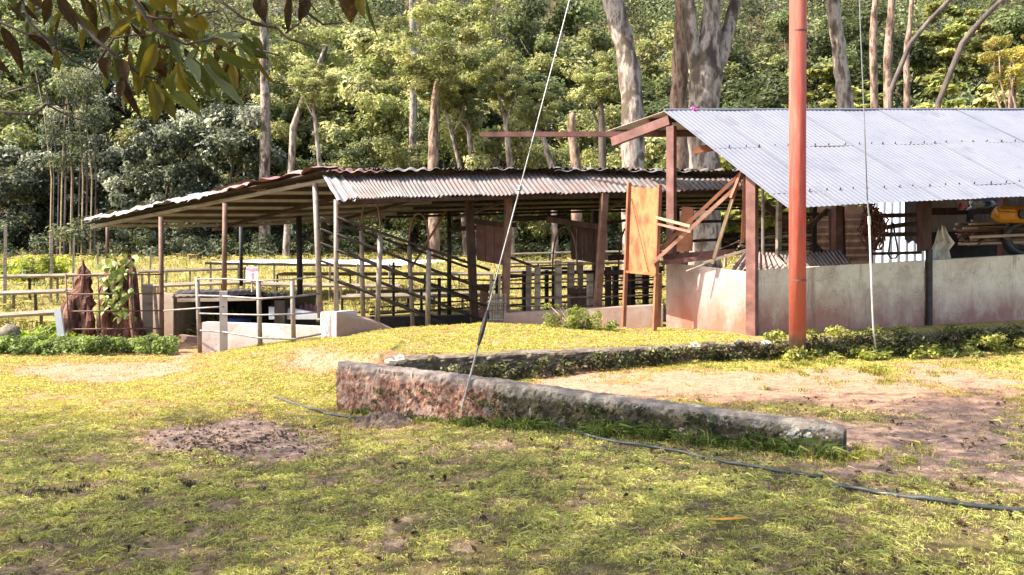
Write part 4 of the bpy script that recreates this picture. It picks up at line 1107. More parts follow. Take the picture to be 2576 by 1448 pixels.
# ================================================================ CURVED PIPE RAILING
cr = thing('pipe_railing', 'curved pipe railing on grey posts before the low white wall', 'railing', P(650, 870, 12.3))
for (u0, v0, u1, v1, d, r, mk) in [(496, 698, 503, 888, 12.55, .033, 'pipe'), (650, 706, 655, 876, 12.15, .035, 'pipe'), (735, 701, 739, 868, 12.0, .035, 'pipe')]:
    MB().tube([P(u1, v1, d), P(u0, v0, d)], r, 10).build('post', M[mk], cr, smooth=True)
mb = MB(); mb.beam(P(563, 888, 12.3), P(562, 733, 12.3), .115, .08, up=(.3, -.9, 0)); mb.build('post', M['trough'], cr)
for pts, r in [([(496, 703, 12.5), (566, 702, 12.33), (650, 707, 12.12), (735, 703, 11.96), (803, 697, 12.6)], .011), ([(500, 744, 12.5), (563, 746, 12.25), (652, 752, 12.12), (736, 747, 11.96), (806, 739, 12.5)], .015),
               ([(412, 782, 13.0), (498, 776, 12.5), (562, 772, 12.25)], .013), ([(502, 789, 12.5), (562, 791, 12.25), (653, 793, 12.12), (737, 791, 11.97), (806, 786, 12.3)], .013), ([(504, 832, 12.5), (563, 836, 12.25), (654, 851, 12.1), (738, 854, 11.96), (808, 841, 12.2)], .015)]:
    MB().tube([P(*q) for q in pts], r, 7).build('rail', M['galv_pipe'], cr, smooth=True)
# sign on the railing
sg = thing('sign', 'small white sign with a red heading and a red figure on the railing', 'sign', P(633, 706, 12.7))
mb = MB(); c = [P(618, 708, 12.75), P(648, 708, 12.7), P(649, 672, 12.7), P(620, 672, 12.75)]; mb.box8(c + [p + Vector((0, .012, 0)) for p in c]); sgb = mb.build('board', M['sign_white'], sg)
def sgp(s, t): return (c[0] * (1 - s) + c[1] * s) * (1 - t) + (c[3] * (1 - s) + c[2] * s) * t + Vector((0, -.004, 0))
def sgq(mb, pts): n = len(mb.v); mb.v += [tuple(sgp(*q)) for q in pts]; mb.f.append(tuple(range(n, n + len(pts))))
mb = MB(); sgq(mb, [(.02, .74), (.98, .74), (.98, .9), (.02, .9)]); mb.build('heading_band', M['sign_red'], sgb)
mb = MB(); 
for s0, s1 in [(.05, .3), (.52, .66), (.72, .95)]: sgq(mb, [(s0, .92), (s1, .92), (s1, .995), (s0, .995)])
mb.build('heading_letters', M['white_paint'], sgb)
mb = MB(); sgq(mb, [(.52, .10), (.66, .10), (.68, .60), (.58, .60), (.36, .44), (.36, .38), (.52, .42)]); mb.build('figure', M['sign_red'], sgb)
mb = MB(); sgq(mb, [(.25, .67), (.75, .67), (.75, .72), (.25, .72)]); mb.build('text_line', M['sign_red'], sgb)
MB().tube([P(634, 735, 12.75), P(634, 700, 12.76)], .015, 6).build('stake', M['wood_pale'], sg)

# ================================================================ WIRE GATE AND STUMPS AT LEFT
gt = thing('pipe_gate', 'thin brown rail gate hung between a leaning white post and the shed post', 'gate', P(290, 830, 13.3))
for v0, v1 in [(693, 691), (741, 739), (784, 782), (829, 827)]:
    MB().tube([P(165 + (v0 - 693) * .06, v0, 13.2), P(408, v1, 13.8)], .013, 6).build('rail', M['pipe_brown'], gt, smooth=True)
for u0, u1, d in [(165, 174, 13.2), (246, 252, 13.4), (329, 337, 13.6)]:
    MB().tube([P(u1, 831, d), P(u0, 690, d)], .012, 6).build('upright', M['pipe_brown'], gt, smooth=True)
mb = MB(); mb.beam(P(156, 856, 13.0), P(145, 778, 13.05), .10, .09, up=(.3, -.9, 0)); mb.build('white_post', M['white_paint'], None, origin=P(156, 856, 13), label='leaning white painted post beside the thin rail gate', category='post')
mb = MB(); mb.beam(P(400, 870, 13.95), P(388, 720, 14.0), .05, .05, up=(.3, -.9, 0)); mb.build('stake', M['wood_grey'], None, origin=P(396, 870, 14), label='grey wooden stake just left of the leftmost tall shed post', category='post')
mb = MB(); mb.beam(P(372, 860, 14.2), P(371, 716, 14.2), .16, .12, up=(.3, -.9, 0)); mb.build('post', M['wood_grey'], None, origin=P(372, 860, 14.2), label='mossy grey wooden post right of the vine covered stump', category='post')
def stump(name, label, prof, d, seed, depth=.6, hole=None):
    """prof: list of (v, u_left, u_right) from foot to tip"""
    o = thing(name, label, 'tree stump', P((prof[0][1] + prof[0][2]) / 2, prof[0][0], d))
    mb = MB(); n = 22
    fine = []
    for a, b in zip(prof, prof[1:]):
        for k in range(4): fine.append([a[i] + (b[i] - a[i]) * k / 4 for i in range(3)])
    fine.append(list(prof[-1]))
    for j, (v, ul, ur) in enumerate(fine):
        c = P((ul + ur) / 2, v, d); r = (ur - ul) / 2 / F * d
        for i in range(n):
            a = 6.283 * i / n
            q = 1 + .55 * (vnoise(i * .9 + seed * 7, j * .22) - .5) + .40 * (vnoise(i * 2.3 + seed, j * .6) - .5)
            mb.v.append((c.x + r * q * math.cos(a), c.y + r * depth * q * math.sin(a), c.z + .05 * (vnoise(i * 1.3, j * .5 + seed) - .5)))
    for j in range(len(fine) - 1):
        for i in range(n): mb.f.append((j * n + i, j * n + (i + 1) % n, (j + 1) * n + (i + 1) % n, (j + 1) * n + i))
    mb.f.append(tuple(reversed(range(n)))); mb.f.append(tuple((len(fine) - 1) * n + i for i in range(n)))
    mb.build('trunk', M['stump'], o)
    return o
def snag(o, pts, rr_, name='root'):
    MB().tube([P(*q) for q in pts], rr_, 9).build(name, M['stump'], o)
s1 = stump('tree_stump', 'rotten reddish tree stump tapering to a spike beside the white post', [(842, 176, 236), (810, 168, 234), (780, 160, 228), (750, 172, 230), (725, 188, 230), (700, 190, 230), (684, 196, 226), (672, 206, 217)], 14.0, 3)
s2_ = stump('tree_stump', 'dark rotten tree stump overgrown with a bright green vine', [(856, 250, 364), (830, 262, 352), (790, 262, 342), (745, 256, 336), (700, 262, 332), (670, 272, 330), (655, 310, 330), (640, 322, 328)], 14.1, 8)
snag(s1, [(182, 840, 13.9), (174, 800, 13.85), (178, 770, 13.9), (184, 748, 13.95)], [.14, .12, .09, .03]); snag(s1, [(222, 838, 13.9), (228, 806, 13.8), (224, 770, 13.85)], [.10, .08, .03]); snag(s1, [(208, 760, 13.95), (212, 700, 13.95), (209, 655, 14)], [.07, .05, .012])
snag(s2_, [(266, 850, 13.9), (258, 800, 13.85), (262, 740, 13.9), (268, 700, 14)], [.13, .10, .07, .03]); snag(s2_, [(352, 856, 13.9), (340, 800, 13.85), (336, 700, 13.95), (332, 648, 14)], [.13, .10, .07, .03])
rs = random.Random(6)
vine = thing('vine', 'bright green broad leaved vine climbing over the dark stump', 'vine', P(300, 760, 13.7))
leaf_v = None
def broad_leaf(name, size_l, size_w, m, parent):
    mb = MB(); pts = [(0, 0), (.12, .42), (.35, .5), (.6, .36), (.85, .14), (1, 0)]
    for (t, w) in pts: mb.v += [(t * size_l, -w * size_w, -.10 * size_l * t * t - .04 * w), (t * size_l, 0, -.10 * size_l * t * t + .01), (t * size_l, w * size_w, -.10 * size_l * t * t - .04 * w)]
    for i in range(len(pts) - 1):
        a = i * 3; mb.f += [(a, a + 3, a + 4, a + 1), (a + 1, a + 4, a + 5, a + 2)]
    o = mb.build(name, m, None); o.parent = parent
    return o
def flatleaf(name, stops):
    m, nt, bs = newmat(name); oi = nt.nodes.new("ShaderNodeObjectInfo")
    c = ramp(nt, oi.outputs["Random"], stops); n = nodes_noise(nt, 40, 4); 
    c = mixc(nt, math_n(nt, 'MULTIPLY', n, .35), c, (.30, .26, .06))
    nt.links.new(c, bs.inputs["Base Color"]); bs.inputs["Roughness"].default_value = .4
    tr = nt.nodes.new("ShaderNodeBsdfTranslucent"); nt.links.new(c, tr.inputs[0]); mx = nt.nodes.new("ShaderNodeMixShader"); mx.inputs[0].default_value = .35
    nt.links.new(bs.outputs[0], mx.inputs[1]); nt.links.new(tr.outputs[0], mx.inputs[2]); nt.links.new(mx.outputs[0], nt.nodes["Material Output"].inputs[0])
    return m
M['vine_leaf'] = flatleaf('vine_leaf', [(.2, (.14, .20, .03)), (.6, (.24, .30, .05)), (.9, (.34, .38, .09))])
vb = broad_leaf('leaf', 1, 1, M['vine_leaf'], vine)
spots_v = []
for i in range(170):
    t = rs.random()
    if t < .42: u, v = rs.gauss(292, 26), rs.gauss(662, 14)
    elif t < .85: u, v = rs.gauss(298 + 8 * math.sin(i), 14), rs.uniform(680, 800)
    else: u, v = rs.gauss(268, 12), rs.uniform(690, 790)
    spots_v.append((u, v))
for i, (u, v) in enumerate(spots_v):
    o = vb if i == 0 else vb.copy()
    if i: COL.objects.link(o); o.parent = vine
    o.location = P(u, v, 13.6 + rs.uniform(-.12, .1)) - Vector(vine.location)
    s = rs.uniform(.08, .14); o.scale = (s, s * .8, s)
    o.rotation_euler = (rs.uniform(-.5, .5), rs.uniform(.5, 1.5), rs.uniform(-2.6, -.5))
MB().tube([P(300, 850, 13.75), P(296, 780, 13.65), P(304, 720, 13.65), P(296, 660, 13.7)], .014, 5).build('stem', M['bark_twig'], vine, smooth=True)
# old log / boulder at the left edge
bl = P(24, 838, 12.8); o = stone_me(77).build('boulder', M['stone'], None, smooth=True); o.location = bl; o.scale = (.40, .3, .36); tag(o, 'dark round boulder lying in the tall grass at the left edge', 'boulder')

# ================================================================ ANIMAL PEN (low concrete)
pn = thing('animal_pen', 'low concrete animal pen with rusty sheet roof and dark open front', 'pen', P(540, 840, 14.6))
prism([(347, 738, 14.9), (347, 870, 14.9), (436, 870, 14.6), (436, 740, 14.6)], None, Vector((.02, .18, 0)), M['pen'], 'wall', pn)
prism([(436, 742, 14.62), (436, 752, 14.62), (500, 752, 14.5), (500, 742, 14.5)], None, Vector((.02, .12, 0)), M['pen'], 'lintel', pn)
prism([(436, 752, 14.7), (436, 860, 14.7), (448, 860, 14.66), (448, 752, 14.66)], None, Vector((.02, 2.2, 0)), M['pen'], 'wall', pn)
prism([(448, 740, 16.8), (448, 850, 16.8), (720, 850, 16.6), (720, 740, 16.6)], None, Vector((0, .15, 0)), M['dark_steel'], 'rear_wall', pn)  # dark finish stands in for shade inside the pen
prism([(690, 756, 14.3), (690, 850, 14.3), (716, 850, 14.25), (716, 756, 14.25)], None, Vector((.02, 2.2, 0)), M['dark_steel'], 'wall', pn)  # pen wall coloured for the interior shade too
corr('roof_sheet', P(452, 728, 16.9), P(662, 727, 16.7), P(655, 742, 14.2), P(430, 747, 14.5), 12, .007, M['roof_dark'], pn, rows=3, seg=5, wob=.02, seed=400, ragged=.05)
corr('roof_sheet', P(640, 733, 16.7), P(730, 740, 16.6), P(722, 752, 14.2), P(648, 747, 14.3), 5, .018, M['wood_brown'], pn, rows=2, seg=5, wob=.03, seed=401)
mb = MB(); mb.beam(P(448, 756, 14.45), P(660, 752, 14.2), .06, .06); mb.build('beam', M['wood_grey'], pn)
prism([(450, 843, 14.5), (450, 870, 14.5), (500, 872, 14.3), (500, 850, 14.3)], None, Vector((.02, .12, 0)), M['pen'], 'sill', pn)
db = P(600, 815, 14.9); MB().tube([db + Vector((0, 0, -.3)), db + Vector((0, 0, .10))], .22, 14).build('barrel', M['blue'], None, origin=db, smooth=True, label='dark blue barrel in the shade inside the low pen', category='barrel')
corr('red_sheet', P(682, 752, 15.6), P(806, 770, 15.3), P(806, 800, 14.6), P(682, 790, 14.9), 9, .02, M['red_sheet'], None, rows=2, seg=5, seed=402, origin=P(682, 790, 14.9), label='faded red corrugated sheet leaning behind the curved railing', category='roofing sheet')
prism_o = thing('white_slab', 'white slab lying at the foot of the faded red sheet', 'slab', P(720, 795, 14.4))
prism([(676, 772, 14.6), (676, 804, 14.5), (808, 804, 14.2), (808, 790, 14.2), (722, 774, 14.5)], None, Vector((0, .08, 0)), M['white_sheet'], 'slab', prism_o)

# ================================================================ CORRAL RAILS AND HANGING BOARDS UNDER THE OLD SHED
def fence(label, posts, rails, name='corral_fence', cat='fence', group=None, mk_p='dark_steel', mk_r='dark_steel'):
    o = thing(name, label, cat, P(posts[0][0], posts[0][2], posts[0][3]), group)
    for (u, v0, v1, d, r) in posts:
        mb = MB(); mb.beam(P(u, v1, d), P(u, v0, d), r * 2, r * 2, up=(.3, -.9, 0)); mb.build('post', M[mk_p], o)
    for pts, r in rails:
        MB().tube([P(*q) for q in pts], r, 6).build('rail', M[mk_r], o, smooth=True)
    return o
fence('near corral fence of dark rails and grey wooden posts above the plinth', [(1352, 672, 792, 13.9, .042), (1330, 668, 790, 14.3, .04), (1404, 656, 792, 14.0, .05), (1436, 660, 788, 14.2, .05), (1460, 660, 786, 14.6, .04), (1484, 690, 784, 13.9, .045)],
      [([(1262, 691, 13.6), (1352, 692, 13.8), (1500, 688, 13.9)], .012), ([(1240, 716, 13.6), (1400, 711, 13.9), (1660, 704, 13.8)], .014), ([(1270, 752, 13.7), (1500, 748, 13.8), (1665, 742, 13.6)], .018), ([(1262, 772, 13.7), (1500, 770, 13.8)], .013), ([(1280, 672, 13.9), (1500, 664, 14.0), (1665, 660, 14.0)], .016)], mk_p='wood_grey', mk_r='pipe_brown')
fence('far corral fence of black rails seen between the shed posts', [(1320, 682, 790, 17.0, .05), (1375, 680, 790, 17.0, .035), (1548, 670, 775, 16.5, .05), (1590, 676, 775, 16.6, .05), (1624, 670, 770, 16.6, .05), (1250, 690, 790, 16.8, .03), (1105, 700, 795, 16.8, .03), (1060, 730, 800, 16.8, .025), (990, 660, 800, 16.9, .025)],
      [([(1250, 700, 16.8), (1400, 686, 17.0), (1665, 684, 16.6)], .04), ([(940, 733, 16.8), (1250, 728, 16.8), (1665, 715, 16.6)], .025), ([(930, 792, 16.8), (1250, 770, 16.8), (1665, 748, 16.6)], .022), ([(930, 775, 16.8), (1250, 752, 16.8), (1665, 735, 16.6)], .018), ([(930, 700, 16.8), (1250, 706, 16.8), (1665, 698, 16.6)], .018)])
o = fence('slender brown pipe arch between the hanging board gates', [(1392, 690, 790, 14.6, .025)], [([(1283, 648, 14.4), (1352, 675, 14.4), (1440, 676, 14.4)], .028)], name='pipe_arch', cat='pipe arch')
hoop(1390, 690, 14.6, 1452, 690, 14.0, 570, o); hoop(1556, 690, 15.0, 1622, 690, 14.6, 562, o)
MB().tube([P(1570, 672, 14.9), P(1600, 600, 14.9), P(1612, 560, 14.9)], .018, 6).build('rail', M['dark_steel'], o, smooth=True)
for v0, v1, u0, u1, d, r in [(549, 545, 1270, 1420, 15.5, .035), (556, 551, 1270, 1420, 15.5, .02), (569, 542, 1480, 1660, 15.5, .03), (578, 566, 1130, 1300, 15.2, .05)]:
    MB().tube([P(u0, v0, d), P(u1, v1, d)], r, 6).build('rail', M['wood_brown'], o)
fence('row of dark rails at the right under the old shed behind the orange sheet', [(1575, 690, 780, 14.6, .04), (1530, 672, 780, 14.4, .045), (1690, 600, 700, 14.6, .05)],
      [([(1520, 690, 14.4), (1670, 676, 14.2)], .05), ([(1530, 650, 14.6), (1672, 640, 14.4)], .06), ([(1524, 730, 14.4), (1672, 722, 14.3)], .02), ([(1680, 560, 15), (1880, 556, 15)], .03), ([(1680, 610, 15), (1880, 600, 15)], .03)], mk_r='wood_brown')
def boards(label, tl, tr_, br, bl_, d0, d1, n, mk):
    o = thing('hanging_gate', label, 'gate', P(bl_[0], bl_[1], d0))
    for i in range(n):
        s0, s1 = i / n + .008, (i + 1) / n - .008
        def q(s, top):
            a_, b_ = (tl, tr_) if top else (bl_, br)
            return P(a_[0] + (b_[0] - a_[0]) * s, a_[1] + (b_[1] - a_[1]) * s, d0 + (d1 - d0) * s)
        mb = MB(); c = [q(s0, 0), q(s1, 0), q(s1, 1), q(s0, 1)]; off_ = Vector((.01, .03 + .008 * (i % 2), 0)); f = Vector((0, -.006 * (i % 3), 0))
        mb.box8([p + f for p in c] + [p + off_ for p in c]); mb.build('board', M[mk], o)
    mb = MB(); mb.beam(P(tl[0] - 8, tl[1] - 6, d0 - .02), P(tr_[0] + 8, tr_[1] - 6, d1 - .02), .05, .09); mb.build('top_rail', M['wood_brown'], o)
    return o
boards('reddish brown board gate hung between dark posts near the guy wire', (1197, 562), (1266, 574), (1266, 668), (1199, 655), 14.0, 14.0, 3, 'rust_beam')
boards('dark brown board gate hung under a slanting beam behind the pipe arch', (1434, 568), (1508, 576), (1510, 664), (1436, 652), 14.2, 14.1, 5, 'wood_brown')
mb = MB(); mb.beam(P(1375, 552, 14.1), P(1506, 572, 14.0), .08, .10); mb.build('beam', M['wood_brown'], None, origin=P(1375, 552, 14.1), label='slanting dark beam above the dark brown hanging board gate', category='beam')
boards('dull red board gate standing low beside the dark post near the guy wire', (1208, 728), (1228, 728), (1222, 812), (1204, 812), 14.0, 13.9, 2, 'rust_beam')
boards('dark board panel standing low on the plinth behind the pipe arch', (1436, 738), (1478, 738), (1476, 782), (1436, 784), 14.1, 14.0, 3, 'wood_brown')
o = thing('plank_gate', 'small gate of upright grey planks at the lower end of the chute', 'gate', P(1255, 815, 13.4))
for i in range(6):
    u = 1234 + i * 7.2; mb = MB(); mb.beam(P(u, 815, 13.45), P(u + 1, 690 + 50 * (i % 3 > 0), 13.45), .036, .025, up=(.3, -.9, 0)); mb.build('plank', M['wood_grey'], o)
for v in (762, 806): MB().tube([P(1222, v, 13.4), P(1278, v, 13.4)], .014, 6).build('rail', M['pipe'], o)

# ================================================================ DRYING RACKS ON THE FIELD
def rack(label, pts, h_mk='wood_grey', bed=.5, step=.6, group='drying racks on the field', tops=True):
    """pts: (u, v, d) of the top; long low table of rails on many short posts"""
    p = [P(*q) for q in pts]
    o = thing('drying_rack', label, 'drying rack', (p[0].x, p[0].y, Gz(p[0].x, p[0].y)), group)
    for dz, dy in ((0, 0), (0, bed)):
        MB().tube([q + Vector((0, dy, dz)) for q in p], .045, 6).build('rail', M[h_mk], o)
    rs = random.Random(int(pts[0][1] * 3)); L = 0
    for a, b in zip(p, p[1:]):
        ln = (b - a).length; k = int(ln / step)
        mb = MB(); mb.box8([a + Vector((0, .05, -.05)), b + Vector((0, .05, -.05)), b + Vector((0, bed - .05, -.05)), a + Vector((0, bed - .05, -.05)), a + Vector((0, .05, -.02)), b + Vector((0, .05, -.02)), b + Vector((0, bed - .05, -.02)), a + Vector((0, bed - .05, -.02))])
        mb.build('bed', M['wood_grey'], o)
        for i in range(k + 1):
            q = a.lerp(b, i / max(k, 1)) + Vector((rs.uniform(-.1, .1), rs.choice((0, bed)), 0)); g = Gz(q.x, q.y) - .03
            mb = MB(); mb.beam((q.x + rs.uniform(-.02, .02), q.y, g), (q.x, q.y, q.z), .05, .05, up=(.3, -.9, 0)); mb.build('post', M['dark_steel' if rs.random() < .4 else 'wood_grey'], o)
rack('nearest and lowest left drying rack just above the tall grass', [(-120, 802, 15.2), (160, 785, 15.4)], bed=.4)
rack('left drying rack second from the front behind the rotten stump', [(-160, 744, 17.2), (165, 733, 17.4)], bed=.45)
rack('left drying rack with the highest top behind the stumps', [(-160, 700, 19.4), (330, 690, 20.0)], bed=.4)
rack('drying rack between the vine stump and the tall shed posts, upper one', [(345, 684, 21.5), (620, 675, 22.5)])
rack('drying rack between the vine stump and the tall shed posts, lower one', [(380, 720, 19.2), (640, 710, 19.6)])
rack('drying rack behind the curved railing below the white sheeted rack', [(640, 716, 19.6), (1000, 722, 20)])
rack('drying rack low behind the chute rails', [(860, 748, 17.8), (1240, 742, 18.2)])
rack('far drying rack beyond the hanging board gates, topmost', [(1280, 640, 34), (1480, 634, 36), (1680, 632, 37)], step=1.4)
rack('far drying rack beyond the hanging board gates, second from the top', [(1270, 662, 28), (1680, 656, 30)], step=1.2)
rack('far drying rack beyond the hanging board gates, third from the top', [(1270, 684, 23.5), (1670, 676, 25)], step=1.0)
rack('drying rack crossing behind the chute at rail height', [(700, 690, 22.5), (1240, 690, 24)], step=1.0)
# white sheeted rack
wr = thing('sheeted_rack', 'long low rack covered with white sheeting behind the old shed', 'drying rack', P(800, 720, 20.5))
corr('cover', P(640, 655, 23.6), P(1140, 655, 24.2), P(1010, 668, 20.6), P(516, 660, 20.4), 6, .012, M['white_sheet'], wr, rows=3, seg=6, wob=.02, seed=77)
mb = MB(); mb.beam(P(516, 663, 20.4), P(1010, 671, 20.6), .05, .06); mb.build('rail', M['dark_steel'], wr)
for u in (530, 600, 690, 760, 830, 900, 980):
    q = P(u, 664, 20.5); mb = MB(); mb.beam((q.x, q.y, Gz(q.x, q.y)), q, .05, .05, up=(.3, -.9, 0)); mb.build('post', M['wood_grey'], wr)
# thin field poles
for i, (u, v0, v1, d, lb) in enumerate([(14, 568, 690, 18, 'tallest pale field stake at the left edge'), (130, 582, 672, 20, 'pale field stake beside the yellow green bush at left'), (186, 598, 650, 26, 'short grey field stake left of the spiked stump'), (247, 610, 660, 28, 'pale leaning field stake just above the vine covered stump'), (380, 622, 655, 30, 'small grey field stake left of the leftmost tall shed post')]):
    a_, b_ = P(u - 2, v1, d), P(u, v0, d); a_.z = Gz(a_.x, a_.y); mb = MB(); mb.beam(a_, b_, .055, .055, up=(.3, -.9, 0)); mb.build('stake', M['wood_grey'], None, origin=a_, label=lb, category='stake', group='stakes standing in the field')
fb = P(85, 640, 26); g = Gz(fb.x, fb.y); o = thing('bush', 'yellow green leafy bush on the field at the far left', 'bush', (fb.x, fb.y, g)); rs = random.Random(61)
pts = [(fb.x + rs.uniform(-1.0, 1.0), fb.y + rs.gauss(0, .3), g + rs.uniform(.25, .75)) for _ in range(22)]
leaf_cloud('foliage', pts, [rs.uniform(.2, .32) for _ in pts], 2200, .15, [(.28, .31, .05), (.20, .25, .04)], [2, 1], 62, parent=o, origin=(fb.x, fb.y, g))
MB().tube([(fb.x, fb.y, g), (fb.x, fb.y, g + .4)], .05, 6).build('stem', M['wood_grey'], o)

# ================================================================ RED POLE AND GUY WIRES
pb = P(2006, 893, 10.48)
rp = thing('red_pole', 'tall thick red painted steel pole rising out of the picture before the bright roof', 'pole', (pb.x, pb.y, Gz(pb.x, pb.y)))
def m_redpole():
    m, nt, bs = newmat('weathered_red_paint')
    n = nodes_noise(nt, 6, 7, .65, stretch=(1, 1, .25)); n2 = nodes_noise(nt, 3.0, 5, .6)
    red = ramp(nt, n, [(.3, (.30, .035, .022)), (.55, (.40, .055, .035)), (.75, (.44, .10, .065))])
    g = nt.nodes.new("ShaderNodeNewGeometry"); sx = nt.nodes.new("ShaderNodeSeparateXYZ"); nt.links.new(g.outputs["Position"], sx.inputs[0])
    zz = math_n(nt, 'ADD', sx.outputs[2], math_n(nt, 'MULTIPLY', math_n(nt, 'SUBTRACT', n2, .5), .5))
    c = ramp(nt, math_n(nt, 'DIVIDE', zz, 6.0), [(0, (.17, .10, .065)), (.075, (.14, .095, .07)), (.09, (.40, .115, .065)), (.22, (.42, .12, .07)), (.34, (.38, .05, .03)), (.7, (.42, .085, .055)), (1, (.44, .115, .08))])
    c = mixc(nt, .5, c, mixc(nt, ramp(nt, zz, [(.55, (0, 0, 0)), (.6, (1, 1, 1))]), c, red))
    chip = ramp(nt, nodes_noise(nt, 9, 8, .75, stretch=(1, 1, .4)), [(.57, (0, 0, 0)), (.64, (.8, .8, .8))])
    c = mixc(nt, chip, c, (.22, .09, .06))
    fade = ramp(nt, nodes_noise(nt, 2.0, 6, .7, stretch=(3, 3, .25)), [(.48, (0, 0, 0)), (.62, (.5, .5, .5))])
    c = mixc(nt, fade, c, (.60, .22, .15))
    nt.links.new(c, bs.inputs["Base Color"]); bs.inputs["Roughness"].default_value = .75; bump(nt, bs, nodes_noise(nt, 50), .2)
    return m
pz = Gz(pb.x, pb.y)
MB().tube([(pb.x, pb.y, pz - .1), (pb.x, pb.y, pz + 3), (pb.x + .02, pb.y, pz + 7), (pb.x + .03, pb.y, 16.6)], [.107, .108, .110, .104], 24).build('shaft', m_redpole(), rp, smooth=True)
for zz_ in (1.05, 4.3, 7.5):
    ring = [(pb.x + .005 * zz_ * .5, pb.y, pz + zz_ - .012), (pb.x + .005 * zz_ * .5, pb.y, pz + zz_ + .012)]
    MB().tube(ring, .1115, 24, cap=False).build('weld_seam', M['rust_beam'], rp, smooth=True)
MB().tube([(pb.x + .03, pb.y, 16.6), (pb.x + .03, pb.y, 16.68)], [.12, .10], 16).build('cap', M['dark_steel'], rp)
top = Vector((pb.x, pb.y, 16.2))
an = P(1161, 1030, 7.22); w1 = thing('guy_wire', 'long slanting guy wire with turnbuckle anchored at the low rough wall', 'guy wire', an)
k1, k2, k3 = an.lerp(top, .035), an.lerp(top, .055), an.lerp(top, .125)
MB().tube([an, k1], .011, 6).build('anchor_rod', M['wire'], w1); MB().tube([k1, k1.lerp(k2, .3), k1.lerp(k2, .7), k2], [.012, .022, .022, .012], 8).build('turnbuckle', M['dark_steel'], w1)
MB().tube([k2, k3], .008, 6).build('wire', M['wire'], w1); MB().tube([k3, an.lerp(top, .128)], .02, 8).build('clamp', M['wire'], w1)
MB().tube([an.lerp(top, .128), top], .006, 6).build('strand', M['wire'], w1)
e = P(2204, 892, 10.6); t2 = Vector((pb.x + .05, pb.y + .3, 16.0)); w2 = thing('guy_wire', 'thin near vertical guy rope in front of the bright roof and pale wall', 'guy wire', e)
f1 = P(2197, 830, 10.55); f2 = P(2186, 545, 10.4); f3 = P(2182, 505, 10.4)
MB().tube([e, f1, P(2194, 760, 10.5), f2], .012, 6).build('rope', M['rope'], w2, smooth=True)
MB().tube([P(2187, 566, 10.41), P(2186, 545, 10.4)], .02, 7).build('knot', M['rope'], w2)
MB().tube([f2, f3], .010, 6).build('hook', M['wire'], w2)
MB().tube([f3, P(2174, 300, 10.4), P(2164, 60, 10.42), P(2158, -120, 10.44), t2], .007, 6).build('wire', M['wire'], w2, smooth=True)

# ================================================================ HOSE
def hose(label, uv, r=.012, group='lengths of black hose in the grass'):
    pts = []
    for (a, b) in zip(uv, uv[1:]):
        for k in range(5):
            t = k / 5; g_ = ground_hit(a[0] + (b[0] - a[0]) * t, a[1] + (b[1] - a[1]) * t); pts.append(g_ + Vector((0, 0, .008 + .012 * vnoise(len(pts) * .22, a[0]) + .006)))
    pts.append(ground_hit(*uv[-1]) + Vector((0, 0, .02)))
    return MB().tube(pts, r, 8).build('hose', M['hose'], None, origin=pts[0], smooth=True, label=label, category='hose', group=group)
hose('thin hose lying in the sunny grass left of the low rough wall', [(690, 1003), (760, 1026), (820, 1045), (880, 1056), (930, 1056)])
hose('black hose running through the grass along the low rough wall', [(1255, 1050), (1330, 1062), (1410, 1078), (1480, 1103), (1560, 1120), (1640, 1132), (1740, 1150), (1860, 1176), (1960, 1192), (2070, 1208)], .011)
hose('thicker black hose end crossing the shaded grass at lower right', [(2098, 1228), (2200, 1246), (2320, 1264), (2420, 1278), (2520, 1290), (2640, 1302)], .014)

# ================================================================ SOIL HEAP, STICKS, DRY LEAF
hp = ground_hit(965, 1068); mb = MB(); n = 26; rings = 8
for j in range(rings + 1):
    r = j / rings
    for i in range(n):
        a = 6.283 * i / n; q = 1 + .3 * (vnoise(i * .8, 3) - .5)
        xx, yy = hp.x + .34 * r * q * math.cos(a), hp.y + .22 * r * q * math.sin(a)
        mb.v.append((xx, yy, Gz(xx, yy) - .03 + .13 * (1 - r * r) * (.7 + .6 * vnoise(i * 1.7, j * 1.3)) + .03 * (vnoise(i * 3.1, j * 2.7) - .5)))
for j in range(rings):
    for i in range(n): mb.f.append((j * n + i, (j + 1) * n + i, (j + 1) * n + (i + 1) % n, j * n + (i + 1) % n))
mb.build('soil_heap', M['soil_heap'], None, origin=hp, smooth=False, label='small heap of dug soil with dry grass before the low rough wall', category='soil heap')
rs = random.Random(71)
tufts('grass_tufts', [(hp.x + rs.gauss(0, .2), hp.y + rs.gauss(-.05, .12), .10, 22, .08) for _ in range(16)], 'dry dark grass on and around the small soil heap', 72, [(.09, .10, .03), (.20, .15, .07), (.14, .16, .03)], [2, 2, 2])
# clods on the dug patch
mb = MB()
for i in range(620):
    p = ground_hit(rs.gauss(610, 110), rs.gauss(1112, 24)); s = rs.uniform(.007, .026)
    mb.add([tuple(p + Vector((rs.uniform(-1, 1), rs.uniform(-1, 1), q * .6)) * s) for q in (-.6, -.6, -.6, 1.2, 1.0, .6)], [(0, 1, 3), (1, 2, 4), (2, 0, 5), (3, 1, 4), (4, 2, 5), (5, 0, 3), (3, 4, 5)])
mb.build('soil_clods', M['soil_heap'], None, label='loose clods of dug soil on the bare patch in the lawn', category='soil', kind='stuff')
p = ground_hit(1830, 1318); mb = MB()
for i in range(7):
    t = i / 6; w_ = .014 * math.sin(math.pi * (.08 + .9 * t)); mb.v += [(p.x - .10 + .2 * t, p.y - w_, p.z + .022 + .006 * t), (p.x - .10 + .2 * t, p.y, p.z + .016 + .006 * t), (p.x - .10 + .2 * t, p.y + w_, p.z + .026 + .006 * t)]
for i in range(6): a_ = i * 3; mb.f += [(a_, a_ + 3, a_ + 4, a_ + 1), (a_ + 1, a_ + 4, a_ + 5, a_ + 2)]
